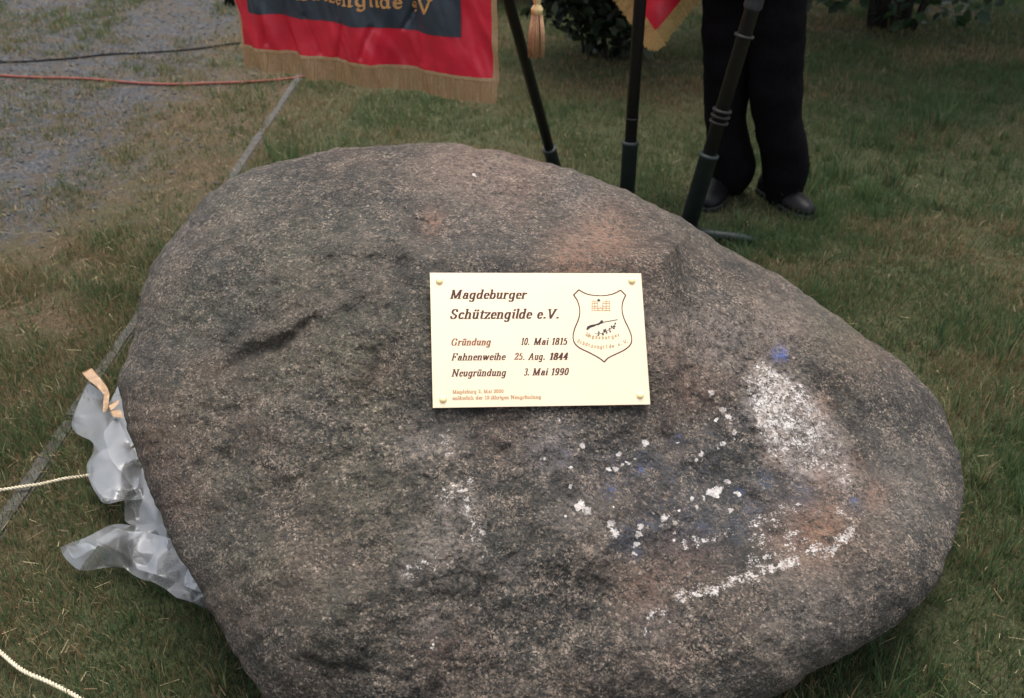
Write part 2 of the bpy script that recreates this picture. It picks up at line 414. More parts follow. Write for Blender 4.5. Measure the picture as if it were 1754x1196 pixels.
# ------------------------------------------------------------------ ground
K0 = gnd(512, 133); K1 = gnd(0, 903)                 # the edging line between gravel and lawn
KD = (K1-K0)[:2]; KL = np.linalg.norm(KD); KD = KD/KL; KN = np.array([KD[1], -KD[0]])
if KN[0] > 0: KN = -KN                                # KN points to the gravel side (left)
def side(x, y): return (x-K0[0])*KN[0]+(y-K0[1])*KN[1]
def gravelness(x, y):
    P = np.stack([x, y, np.zeros_like(x)], -1)
    n = fbm(P, 1.3, 4, 5)
    s = side(x, y)
    g = sstep(-.2, .7, s+.5*n)*sstep(2.2, 3.3, y+.9*n)*(1-.35*sstep(.0, .3, fbm(P, 3.1, 3, 6)))
    far = sstep(5.95, 6.25, y-.25*(x-3.2)+.2*n)*sstep(2.2, 2.9, x)
    return np.maximum(g, far)
def gheight(x, y):
    P = np.stack([x, y, np.zeros_like(x)], -1)
    return .010*fbm(P, 2.1, 3, 9)
xs = np.unique(np.concatenate([-np.geomspace(5, 260, 18), np.arange(-5, 6.01, .05), np.geomspace(6, 260, 18)]))
ys = np.unique(np.concatenate([-np.geomspace(1, 260, 18)-.0, np.arange(-1, 9.01, .05), np.geomspace(9, 300, 18)]))
X, Y = np.meshgrid(xs, ys, indexing='ij'); Z = gheight(X, Y)*(np.abs(X) < 8)
V = np.stack([X, Y, Z], -1).reshape(-1, 3)
nx, ny = len(xs), len(ys); i = np.arange(nx-1)[:, None]*ny; j = np.arange(ny-1)[None]
F = np.stack([i+j, i+ny+j, i+ny+j+1, i+j+1], -1).reshape(-1, 4)
me = mesh_np('ground', V, F); fattr(me, 'lawn', sstep(.05, -.25, side(V[:, 0], V[:, 1]))); fattr(me, 'gravel', gravelness(V[:, 0], V[:, 1]))
tag(link('ground', me, None, M['ground']), 'worn lawn ground turning to grey gravel at upper left', None, None, 'structure')

# edging kerb: one concrete stone after another
kerb = empty('kerb', (K0[0], K0[1], 0)); tag(kerb, 'narrow grey concrete edging between gravel and lawn', None, None, 'structure')
t0 = -3.2; k = 0
while t0 < KL+.6:
    ln = 1.0; c = K0[:2]+KD*(t0+ln/2); z = float(gheight(np.array(c[0]), np.array(c[1])))
    bm = bmesh.new(); bmesh.ops.create_cube(bm, size=1)
    bmesh.ops.scale(bm, vec=(ln-.008, .042, .14), verts=bm.verts)
    bmesh.ops.subdivide_edges(bm, edges=[e for e in bm.edges if e.calc_length() > .5], cuts=7)
    for v in bm.verts: v.co += Vector((0, random.uniform(-.0025, .0025), random.uniform(-.002, .002)))
    bmesh.ops.bevel(bm, geom=[e for e in bm.edges if e.calc_face_angle(0) > 1.2], offset=.006, segments=2, affect='EDGES')
    me = bpy.data.meshes.new('edging_stone'); bm.to_mesh(me); bm.free()
    o = link('edging_stone', me, None, M['concrete'], False)
    o.location = (c[0], c[1], z-.060+random.uniform(-.004, .004)); o.rotation_euler = (random.uniform(-.04, .04), random.uniform(-.004, .004), math.atan2(KD[1], KD[0])+random.uniform(-.006, .006))
    o.parent = kerb; o.matrix_parent_inverse = Matrix.Translation(-kerb.location)
    t0 += ln; k += 1

# ------------------------------------------------------------------ boulder
OUT = [(755, 245), (820, 252), (880, 262), (950, 280), (1010, 302), (1070, 328), (1130, 358), (1190, 385), (1235, 415), (1290, 450),
       (1340, 480), (1400, 520), (1450, 555), (1500, 590), (1545, 622), (1585, 660), (1615, 705), (1637, 755), (1648, 800), (1648, 850),
       (1640, 900), (1625, 950), (1600, 1000), (1565, 1045), (1520, 1080), (1460, 1115), (1400, 1145), (1345, 1180), (1280, 1222), (1150, 1290),
       (950, 1340), (750, 1345), (600, 1310), (515, 1250), (452, 1196), (400, 1120), (365, 1060), (340, 1000), (310, 950), (280, 890),
       (255, 830), (232, 770), (213, 715), (205, 670), (205, 640), (215, 610), (232, 560), (245, 500), (265, 455), (300, 405),
       (330, 365), (365, 330), (405, 300), (460, 278), (530, 263), (600, 255), (680, 251)]
NT, NF, NB = 1060, 290, 46
rim = catmull(OUT, NT, True)
_r3 = np.concatenate([rim, np.zeros((NT, 1))], 1)
_rd = rim-np.array([905., 740.]); _rd /= np.linalg.norm(_rd, axis=1)[:, None]
rim = rim+_rd*(7*fbm(_r3, .012, 3, 201)+5*fbm(_r3, .05, 4, 205))[:, None]
CX, CY = 905., 740.
ea, eb = math.radians(46), math.radians(11)
PN = np.array([math.sin(eb)*math.cos(ea), -math.cos(eb)*math.cos(ea), math.sin(ea)])
PC = ray(922, 580)*1.90
def plane_depth(px, py, off=0.0):
    r = ray(px, py); return (PN@PC+off)/(r@PN)
def rim_depth(px, py):
    d = np.interp(py, [245, 400, 500, 650, 800, 1000, 1180, 1345], [2.46, 2.38, 2.31, 2.19, 2.04, 1.88, 1.77, 1.75])
    return d+.06*sstep(1000, 1650, px)*sstep(1000, 800, py)-.05*sstep(900, 205, px)
th = np.linspace(0, 1, NF)                      # 0 = centre, 1 = rim
phi = np.sin(th*math.pi/2)**1.0
phi = .35*th+.65*phi; phi[-1] = 1
def front_grid():
    PX = CX+(rim[:, 0]-CX)[None]*phi[:, None]; PY = CY+(rim[:, 1]-CY)[None]*phi[:, None]
    R = np.broadcast_to(phi[:, None], PX.shape)
    S = (1-R**2.7)**.5
    S = np.clip(S, 0, 1)
    rd = rim_depth(rim[:, 0], rim[:, 1])[None]
    pd = plane_depth(PX, PY, 0)+.012
    # bottom bulges a little, top rolls back to a second facet
    pd = pd-.05*np.exp(-((PY-1000)/220)**2)*np.exp(-((PX-900)/500)**2)
    pd = pd+.10*sstep(470, 250, PY)+.05*sstep(700, 250, PX)*sstep(350, 700, PY)
    pd = pd+.05*sstep(1150, 1600, PX)
    pd = pd+np.minimum(0, rd-.12-pd)*sstep(.45, .95, R)
    D = rd+(pd-rd)*S
    return PX, PY, D, R
def seg_dist(PX, PY, pts):
    best = np.full(PX.shape, 1e9)
    for (x0, y0), (x1, y1) in zip(pts[:-1], pts[1:]):
        dx, dy = x1-x0, y1-y0; t = np.clip(((PX-x0)*dx+(PY-y0)*dy)/(dx*dx+dy*dy), 0, 1)
        best = np.minimum(best, np.hypot(PX-x0-t*dx, PY-y0-t*dy))
    return best
PX, PY, D, R = front_grid()
P0 = un(PX, PY, D)
edge = 1-R**8
nz = fbm(P0, 2.6, 3, 21)*.050+fbm(P0, 7, 4, 33)*.022*1.0+fbm(P0, 20, 4, 40)*.012
rg = 1-np.abs(fbm(P0, 5, 4, 55)); nz += fbm(P0*np.array([1, 1, 1.6]), 45, 4, 41)*.0050-.007*sstep(.80, 1, rg)*sstep(0, .25, fbm(P0, 2, 2, 60))
pit = np.maximum(fbm(P0, 60, 3, 71)-.28, 0); nz -= 0*.01
CR = [([(385, 628), (430, 612), (470, 590), (505, 560), (540, 545)], 8, .016), ([(635, 348), (680, 357), (722, 383)], 5, .014),
      ([(430, 440), (452, 470), (468, 505)], 9, .010), ([(292, 498), (324, 506)], 4, .008), ([(348, 503), (370, 500)], 4, .008),
      ([(638, 600), (642, 640)], 7, .010), ([(745, 428), (775, 390), (800, 355)], 5, .006), ([(560, 348), (600, 352), (640, 342)], 5, .006),
      ([(700, 690), (760, 720), (830, 765), (900, 758)], 14, .010), ([(1290, 500), (1330, 525), (1350, 535)], 6, .010),
      ([(350, 705), (385, 712), (400, 700)], 6, .008), ([(500, 1135), (590, 1140), (690, 1168)], 7, .010), ([(1210, 700), (1215, 760)], 6, .004),
      ([(1420, 1040), (1520, 1010), (1590, 950)], 12, .006), ([(510, 290), (560, 298), (590, 285)], 6, .007), ([(325, 990), (355, 985), (375, 1060), (430, 1140)], 12, .012),
      ([(760, 880), (780, 960), (770, 1050)], 18, -.005)]
wob = 5*fbm(P0, 18, 3, 91); wob2 = 5*fbm(P0+3, 18, 3, 92)
crk = np.zeros_like(PX)
for pts, w, a in CR:
    e = np.exp(-(seg_dist(PX+wob*3.2, PY+wob2*3.2, pts)/(w*1.15))**2)*np.clip(.75+1.2*fbm(P0, 14, 3, 97), .15, 1)
    nz -= a*.8*e
    if a > .005: crk = np.maximum(crk, e*min(1, a/.014))  # mask for the shade painted along the cracks
# stepped ledges: the stone below a crack sits a little lower
nz -= .016*sstep(-25, 5, PY-(628-.43*(PX-385)))*np.exp(-((PX-470)/130)**2)*np.exp(-(np.maximum(PY-(628-.43*(PX-385)), 0)/110)**2)
keep = np.ones_like(nz)
D2 = D-nz*edge*1.0
# keep the stone just behind the plaque
inpl = sstep(60, 5, np.maximum(np.maximum(725-PX, PX-1125), np.maximum(455-PY, PY-710)))
lim = plane_depth(PX, PY, 0)+.006
D2 = np.where(inpl > 0, D2*(1-inpl)+inpl*(np.maximum(D2, lim)*.35+.65*(lim+.004*fbm(P0, 12, 3, 14)+.006)), D2)
D2 = np.maximum(D2, np.where(inpl > .98, lim, 0))
FV = un(PX, PY, D2)
# back half
tb = np.linspace(0, 1, NB+1)[1:]
phb = np.cos(tb*math.pi/2)
BX = CX+(rim[:, 0]-CX)[None]*phb[:, None]; BY = CY+(rim[:, 1]-CY)[None]*phb[:, None]
rd = rim_depth(rim[:, 0], rim[:, 1])[None]
w = np.sin(tb*math.pi/2)[:, None]
BD = rd*(phb[:, None])+(1-phb[:, None])*2.16+.42*w
B0 = un(BX, BY, BD); BV = B0+(.05*fbm(B0, 3, 3, 21)*w)[..., None]*ray(BX, BY)
V = np.vstack([FV.reshape(-1, 3), BV.reshape(-1, 3)])
nr = NF+NB
i = np.arange(nr-1)[:, None]*NT; j = np.arange(NT)[None]; j2 = (j+1) % NT
F = np.stack([i+j, i+NT+j, i+NT+j2, i+j2], -1).reshape(-1, 4)
me = mesh_np('rock', V, F)
# stains, old paint and painted crack shade, as attributes in the stone's surface
def gsum(spots):
    r = np.zeros_like(PX)
    for x, y, s, a in spots: r = np.maximum(r, a*np.exp(-(((PX-x)**2+(PY-y)**2)/s**2)))
    return r
def full(a): return np.concatenate([a.ravel(), np.zeros(NB*NT)])
dabs = [(958,718,5),(998,763,6),(1025,772,5),(1061,777,6),(1071,771,3),(1106,758,7),(1041,802,6),(1053,803,6),(1066,798,5),(1076,794,5),(1086,788,5),(928,786,5),
        (978,801,5),(978,835,5),(993,867,10),(1005,874,10),(968,885,5),(1046,897,8),(1053,912,11),(1096,901,8),(1094,915,9),(1090,932,7),(1086,949,6),(1138,889,10),(1118,880,5),
        (1158,899,5),(1156,914,4),(1156,928,4),(1163,874,5),(1195,870,6),(1186,854,5),(1206,851,4),(1229,840,12),(1216,843,8),(1244,826,6),(1264,845,7),(1251,876,7),
        (1217,673,6),(1236,701,8),(1247,713,7),(1227,720,4),(1258,741,6),(1256,751,4),(1271,753,4),(1239,761,6),(1231,768,4),(1201,776,7),(1195,786,5),(1162,758,3),(1371,661,6),
        (812,300,3.5),(1262,620,3),(1178,730,3),(1460,760,3),(1050,870,3)]
W = np.zeros_like(PX)
wf1 = 7*fbm(P0, 95, 3, 191); wf2 = 7*fbm(P0+2, 95, 3, 192)
dabs = sorted(dabs)
for x, y, s in dabs:
    m_ = (np.abs(PX-x) < 4*s+20) & (np.abs(PY-y) < 4*s+20)
    d = np.hypot(PX[m_]+wf1[m_]-x, PY[m_]+wf2[m_]-y)
    W[m_] = np.maximum(W[m_], .56*np.exp(-(d/(s*1.25))**3))
lines = [([(1161, 1019), (1211, 1009), (1261, 994), (1312, 976), (1362, 954)], 12, .50), ([(1290, 960), (1340, 950), (1380, 930), (1330, 900), (1300, 920)], 24, .44),
         ([(1392, 942), (1427, 942), (1452, 911)], 18, .49), ([(1180, 936), (1246, 917)], 16, .45), ([(1286, 896), (1312, 890), (1342, 871)], 15, .45),
         ([(1111, 1082), (1116, 1042), (1133, 1037), (1146, 1072)], 9, .46), ([(1346, 866), (1362, 871)], 6, .47), ([(1427, 866), (1452, 891)], 14, .44), ([(1085, 990), (1100, 980)], 10, .43), ([(1370, 880), (1440, 900)], 40, .39),
         ([(1200, 1000), (1330, 950)], 34, .37),
         ([(760, 745), (762, 775)], 10, .45), ([(762, 850), (800, 828), (802, 870), (822, 940)], 20, .455), ([(690, 992), (722, 960), (772, 968)], 17, .445),
         ([(742, 1110), (760, 1080)], 13, .42), ([(700, 760), (760, 772), (840, 790)], 15, .39), ([(850, 920), (885, 1010)], 18, .395), ([(1100, 1000), (1060, 1010)], 14, .38),
         ([(700, 400), (1050, 330)], 70, .345), ([(600, 300), (900, 290), (1150, 380)], 50, .36), ([(1290, 800), (1330, 820)], 12, .33)]
for pts, w_, a in lines:
    W = np.maximum(W, (a-.018)*np.exp(-(seg_dist(PX+wob*2+wf1*2, PY+wob2*2+wf2*2, pts)/(w_*2.0))**2))
# the big pale patch on the right
from_poly = [(1274, 640), (1297, 612), (1327, 625), (1362, 645), (1387, 671), (1412, 701), (1437, 736), (1457, 776), (1464, 812), (1470, 835), (1447, 838), (1412, 822), (1377, 820), (1342, 800), (1312, 790), (1307, 766), (1292, 736), (1282, 701), (1272, 660)]
def poly_mask(X_, Y_, poly):
    ins = np.zeros(X_.shape, bool); n = len(poly)
    for a in range(n):
        x0, y0 = poly[a]; x1, y1 = poly[(a+1) % n]
        c = ((y0 > Y_) != (y1 > Y_)) & (X_ < (x1-x0)*(Y_-y0)/((y1-y0) or 1e-9)+x0); ins ^= c
    return ins
dd = seg_dist(PX, PY, from_poly+from_poly[:1])
sgn = np.where(poly_mask(PX, PY, from_poly), dd, -dd)
patch = sstep(-16, 12, sgn+wob*1.5+wf1*1.5)
W = np.maximum(W, patch*(.425+.045*np.exp(-(((PX-1330)/70)**2+((PY-700)/90)**2))-.015*sstep(700, 850, PY)))
fattr(me, 'white', full(W))
fattr(me, 'pale', full(np.maximum(patch*.95, gsum([(950, 765, 45, .55), (720, 760, 40, .5), (1235, 585, 70, .6), (1150, 570, 60, .45), (1330, 560, 60, .5), (800, 860, 40, .35), (1000, 880, 50, .4), (1540, 830, 90, .35), (1400, 1050, 100, .3), (830, 290, 120, .35), (760, 930, 60, .5), (800, 870, 28, .7), (765, 870, 22, .6), (700, 985, 22, .6), (760, 765, 26, .6), (745, 1060, 30, .5), (880, 980, 28, .45), (1120, 1060, 50, .3), (1000, 330, 90, .3)]))))
fattr(me, 'rust', full(gsum([(1035, 405, 55, 1), (985, 440, 50, .9), (1085, 440, 50, .4), (1400, 905, 60, .95), (1350, 920, 50, .5), (1110, 602, 40, .4), (1150, 600, 40, .5), (1452, 800, 30, .7), (1330, 780, 22, .8), (1400, 815, 26, .8),
        (1498, 848, 26, .9), (742, 380, 24, .8), (1190, 655, 60, .45), (1370, 560, 40, .2), (1110, 1010, 50, .5), (1180, 960, 60, .35), (640, 640, 60, .25), (820, 270, 70, .5), (880, 300, 60, .5), (1480, 590, 60, .35), (1400, 700, 25, .6)])))
fattr(me, 'umber', full(gsum([(270, 750, 90, .9), (320, 860, 60, .6), (430, 740, 60, .45), (350, 640, 50, .4), (1150, 1120, 60, .4), (540, 900, 120, .3), (860, 750, 50, .5), (360, 1050, 60, .6), (1010, 640, 50, .3), (760, 1110, 70, .4), (1290, 1060, 70, .35)])))
fattr(me, 'moss', full(gsum([(590, 600, 80, .8), (640, 700, 70, .6), (480, 640, 80, .6), (500, 470, 110, .5), (330, 540, 80, .5), (600, 830, 120, .5), (450, 960, 90, .45), (330, 700, 110, .4), (700, 560, 90, .35), (420, 380, 80, .35), (560, 430, 80, .3), (1440, 560, 60, .5), (700, 900, 90, .3), (400, 820, 80, .4), (560, 1050, 90, .3)])))
fattr(me, 'dark', full(np.clip(np.maximum(crk*.5, gsum([(1045, 840, 10, .6), (1480, 780, 60, .35), (1600, 780, 60, .3), (600, 560, 25, .4), (450, 470, 28, .5), (430, 625, 40, .45), (560, 520, 60, .3), (380, 560, 50, .35), (680, 480, 40, .35), (520, 700, 60, .3), (860, 760, 40, .4), (1430, 760, 40, .3), (300, 600, 40, .35), (640, 625, 12, .7), (480, 290, 40, .3), (1500, 1000, 60, .25)])), 0, 1)))  # crack lines shaded in the colour, plus separate dark spots
fattr(me, 'blue', full(gsum([(1180, 790, 90, .32), (1180, 880, 100, .45), (1330, 850, 70, .4), (1060, 800, 60, .4), (950, 770, 50, .35), (1045, 832, 16, 1), (1045, 850, 12, .8), (1110, 785, 26, .8), (1095, 805, 20, .7), (1150, 812, 22, .7), (1075, 922, 26, 1), (1112, 897, 24, .9), (1200, 900, 40, .85), (1170, 915, 24, .7), (1290, 872, 28, .9), (1310, 826, 24, 1), (1370, 845, 34, .9),
        (1262, 720, 26, .5), (1160, 758, 20, .6), (965, 780, 26, .5), (1265, 845, 16, .7), (1385, 842, 20, .7), (1120, 838, 22, .4), (1260, 905, 30, .7), (1090, 945, 18, .8), (1460, 860, 22, .5), (1210, 740, 20, .4), (1285, 690, 22, .4)])))
fattr(me, 'vivid_blue', full(gsum([(1335, 606, 12, 1), (1345, 611, 7, .8), (1462, 858, 4, .7), (1267, 843, 5, .5), (1098, 806, 5, .6), (1048, 838, 5, .6), (1162, 748, 4, .5)])))
stone = empty('memorial_stone', (float(PC[0]), 2.1, 0)); tag(stone, 'large rounded granite boulder with brass plaque and flaking white and blue paint on the lawn', 'boulder')
link('rock', me, stone, M['granite'])

# ------------------------------------------------------------------ plaque
cor = np.array([[737, 468], [1097, 468], [1113, 693], [743, 698]], float)
PWm, PHm = .413, .260
Q4 = [CAM+r*(PN@PC)/(PN@r) for r in ray(cor[:, 0], cor[:, 1])]
ctr = sum(Q4)/4
UX = (Q4[1]-Q4[0])+(Q4[2]-Q4[3]); UX -= PN*(UX@PN); UX /= np.linalg.norm(UX)
UY = np.cross(UX, PN); UY /= np.linalg.norm(UY)
if UY[2] > 0: UY = -UY                                 # UY runs down the plaque
TL = ctr-UX*PWm/2-UY*PHm/2
PFO = .000
def ppt(u, v, w=0.0): return TL+UX*u*.001+UY*v*.001+PN*w     # u, v in millimetres
HX = np.cross(UX*.5, UX)
def plaque_plate():
    nu, nv = 3, 3; t = .004
    bm = bmesh.new(); bmesh.ops.create_cube(bm, size=1)
    for v in bm.verts:
        p = ctr+UX*v.co.x*PWm+UY*v.co.y*PHm+PN*(v.co.z*t-t/2); v.co = p
    bmesh.ops.bevel(bm, geom=bm.edges[:], offset=.0006, segments=2, affect='EDGES')
    bmesh.ops.recalc_face_normals(bm, faces=bm.faces)
    me = bpy.data.meshes.new('plaque'); bm.to_mesh(me); bm.free(); return me
plaque = link('plaque', plaque_plate(), stone, M['brass'], False)
plaque['label'] = 'bright brass plaque with dark engraved lettering and a shield emblem'
def child(name, me, par, m, smooth=False):
    o = bpy.data.objects.new(name, me); COL.objects.link(o); o.parent = par; me.materials.append(m)
    if smooth: me.polygons.foreach_set('use_smooth', np.ones(len(me.polygons), bool))
    return o
for u, v in ((17, 16), (394, 15), (18.5, 245), (395, 243)):
    prof = [(-.012, .0025), (0, .0025), (.0002, .0068), (.0026, .0068), (.0044, .0052), (.0052, .0025), (.0054, .0003)]
    V, F = join([lathe_along(ppt(u, v), ppt(u, v, .01), prof, 20)])
    child('screw', mesh_np('screw', V, F), plaque, M['screw'], True)

# --- stroke letters: skeletons swept by a nib and rasterised into small raised quads
def arc(cx, cy, rx, ry, a0, a1, n=16):
    a = np.radians(np.linspace(a0, a1, n)); return [(cx+rx*math.cos(t), cy+ry*math.sin(t)) for t in a]
def ft(x, y=0, w=.8): return [(x-w, y), (x+w, y)]
def hs_(x, y, w=.8): return [(x-w, y-.15), (x, y)]
def U_(u=0): return [[(.9, 5), (.9, 1.6)]+arc(2.3, 1.5, 1.4, 1.5, 180, 300, 8)+[(3.9, 1.6)], [(3.9, 5), (3.9, .5), (4.6, .2)], [(.1, 4.8), (.9, 5)], [(3.1, 4.8), (3.9, 5)]]
BOWL = arc(2.2, 2.5, 1.7, 2.5, 0, 360, 26)
UML = lambda x: [[(x-1.2, 6.3), (x-1.15, 7.2)], [(x+1.0, 6.3), (x+1.05, 7.2)]]
ABODY = [[(3.6, 3.4), (3.6, .5), (4.5, .2)], [(3.6, 3.4)]+arc(2.3, 3.6, 1.3, 1.4, 10, 160, 10)+[(1.1, 3.6)], arc(2.1, 1.5, 1.5, 1.5, 0, 360, 20), [(3.6, 2.8), (2.2, 3.0)]]
G = {
 'a': (5.0, ABODY), 'ä': (5.0, ABODY+UML(2.3)),
 'b': (5.0, [[(.8, 7.8), (.8, .2)], arc(2.5, 2.5, 1.7, 2.5, 0, 360, 26), hs_(.8, 7.8)]),
 'c': (4.4, [arc(2.2, 2.5, 1.7, 2.5, 40, 320, 20), [(3.4, 4.1), (3.3, 3.8)]]),
 'd': (5.3, [BOWL, [(3.9, 7.8), (3.9, .5), (4.6, .2)], hs_(3.9, 7.8)]),
 'e': (4.4, [[(.6, 2.7), (3.7, 2.7)]+arc(2.2, 2.5, 1.6, 2.5, 5, 320, 22)]),
 'f': (3.2, [[(1.4, 0), (1.4, 6.4)]+arc(2.4, 6.6, 1.0, 1.3, 180, 50, 8), [(.3, 5), (2.7, 5)], ft(1.4)]),
 'g': (5.2, [BOWL, [(3.9, 5), (3.9, -1.0)]+arc(2.4, -1.0, 1.5, 1.5, 0, -160, 10)]),
 'h': (5.4, [[(.9, 7.8), (.9, 0)], [(.9, 3.0)]+arc(2.5, 3.5, 1.5, 1.5, 150, 0, 9)+[(4.0, 0)], ft(.9), ft(4.0), hs_(.9, 7.8)]),
 'i': (2.6, [[(1.2, 5), (1.2, .5), (1.9, .1)], [(1.2, 6.5), (1.3, 7.4)], hs_(1.2, 5)]),
 'j': (2.4, [[(1.2, 5), (1.2, -1.2), (.2, -2.2)], [(1.2, 6.5), (1.3, 7.4)]]),
 'k': (4.8, [[(.9, 7.8), (.9, 0)], [(3.8, 5), (1.0, 2.4), (4.1, 0)], ft(.9)]),
 'l': (2.6, [[(1.2, 7.8), (1.2, .5), (1.9, .1)], hs_(1.2, 7.8)]),
 'm': (8.0, [[(.9, 5), (.9, 0)], [(.9, 3)]+arc(2.4, 3.6, 1.3, 1.4, 150, 0, 8)+[(3.7, 0)], [(3.7, 3)]+arc(5.2, 3.6, 1.3, 1.4, 150, 0, 8)+[(6.5, 0)], ft(.9), ft(3.7), ft(6.5), hs_(.9, 5)]),
 'n': (5.4, [[(.9, 5), (.9, 0)], [(.9, 3)]+arc(2.5, 3.5, 1.5, 1.5, 150, 0, 9)+[(4.0, 0)], ft(.9), ft(4.0), hs_(.9, 5)]),
 'r': (4.1, [[(.9, 5), (.9, 0)], [(.9, 3)]+arc(2.3, 3.6, 1.3, 1.3, 150, 50, 6), [(3.1, 4.3), (3.0, 4.1)], ft(.9), hs_(.9, 5)]),
 's': (3.9, [[(3.1, 3.9)]+arc(1.9, 3.75, 1.15, 1.2, 40, 220, 9)+[(2.6, 2.2)]+arc(1.9, 1.25, 1.2, 1.2, 40, -150, 9)]),
 't': (3.4, [[(1.3, 6.6), (1.3, 1.2)]+arc(2.2, 1.1, .9, 1.0, 180, 310, 6), [(.3, 5), (2.7, 5)]]),
 'u': (5.3, U_()), 'ü': (5.3, U_()+UML(2.5)),
 'w': (7.0, [[(.4, 5), (1.8, 0)], [(1.8, 0), (3.3, 4.6)], [(3.3, 5), (4.7, 0)], [(4.7, 0), (6.3, 5)], ft(.6, 5, .7)]),
 'z': (4.4, [[(.6, 5), (3.7, 5)], [(3.7, 5), (.6, 0)], [(.6, 0), (3.8, 0)], [(3.9, 0), (4.0, .9)], [(.5, 4.2), (.5, 5)]]),
 'M': (9.0, [[(1.2, 7.6), (1.2, 0)], [(1.3, 7.6), (4.2, .3)], [(4.2, .3), (7.3, 7.6)], [(7.4, 7.6), (7.4, 0)], ft(1.2), ft(7.4, 0, 1.1), ft(.9, 7.6, .7), ft(7.8, 7.6, .7)]),
 'S': (6.0, [[(4.7, 5.7), (4.7, 6.6)]+arc(2.9, 5.8, 1.9, 1.9, 30, 225, 12)+[(4.0, 3.0)]+arc(2.8, 1.9, 2.0, 1.9, 40, -150, 12)+[(.8, 2.0)]]),
 'G': (7.4, [arc(3.6, 3.8, 2.9, 3.8, 45, 315, 24)+[(5.9, 3.2)], ft(5.7, 3.2), [(5.7, 5.4), (5.7, 6.8)], [(5.9, 3.2), (5.9, .3)]]),
 'F': (6.3, [[(1.5, 7.6), (1.5, 0)], [(1, 7.6), (5.4, 7.6)], [(1.5, 3.9), (4, 3.9)], [(4, 3.2), (4, 4.6)], [(5.4, 7.6), (5.5, 5.9)], ft(1.5)]),
 'N': (7.8, [[(1.2, 7.6), (1.2, 0)], [(1.2, 7.6), (6.3, 0)], [(6.3, 0), (6.3, 7.6)], ft(1.2), ft(6.3, 7.6), ft(.9, 7.6, .7)]),
 'A': (7.2, [[(.8, 0), (3.6, 7.6)], [(3.6, 7.6), (6.1, 0)], [(1.9, 2.6), (5.2, 2.6)], ft(.8), ft(6.1)]),
 'V': (6.8, [[(1, 7.6), (3.3, 0)], [(3.3, 0), (6.2, 7.6)], ft(1, 7.6), ft(6.2, 7.6)]),
 '0': (5.2, [arc(2.5, 3.8, 1.8, 3.8, 0, 360, 28)]),
 '1': (4.0, [[(2.2, 7.6), (2.2, 0)], ft(2.2, 0, 1.1), [(.9, 6.3), (2.2, 7.4)]]),
 '2': (5.2, [[(.8, 5.9)]+arc(2.4, 5.6, 1.7, 2.0, 150, -35, 12)+[(.7, .4), (4.3, .4)], [(4.3, .4), (4.5, 1.4)], [(.9, 5.7), (1.0, 6.0)]]),
 '3': (5.1, [arc(2.3, 5.7, 1.6, 1.9, 145, -85, 12), arc(2.3, 1.95, 1.8, 1.95, 85, -145, 12)]),
 '4': (5.2, [[(3.3, 7.6), (3.3, 0)], [(3.3, 7.6), (.5, 2.1)], [(.5, 2.1), (4.6, 2.1)], ft(3.3)]),
 '5': (5.1, [[(4.0, 7.4), (1.3, 7.4), (1.0, 4.2)]+arc(2.3, 2.4, 1.9, 2.3, 130, -145, 14)]),
 '8': (5.2, [arc(2.5, 5.7, 1.5, 1.9, 0, 360, 20), arc(2.5, 1.95, 1.8, 1.95, 0, 360, 22)]),
 '9': (5.2, [arc(2.5, 5.2, 1.7, 2.4, 0, 360, 22), [(4.2, 5.2)]+arc(2.3, 3.4, 1.9, 3.4, 15, -130, 12)]),
 '.': (2.6, [[(1.1, .1), (1.15, 1.0)], [(1.3, .1), (1.35, 1.0)]]), ' ': (3.4, []), '-': (3.0, [[(.5, 2.6), (2.4, 2.6)]]),
}
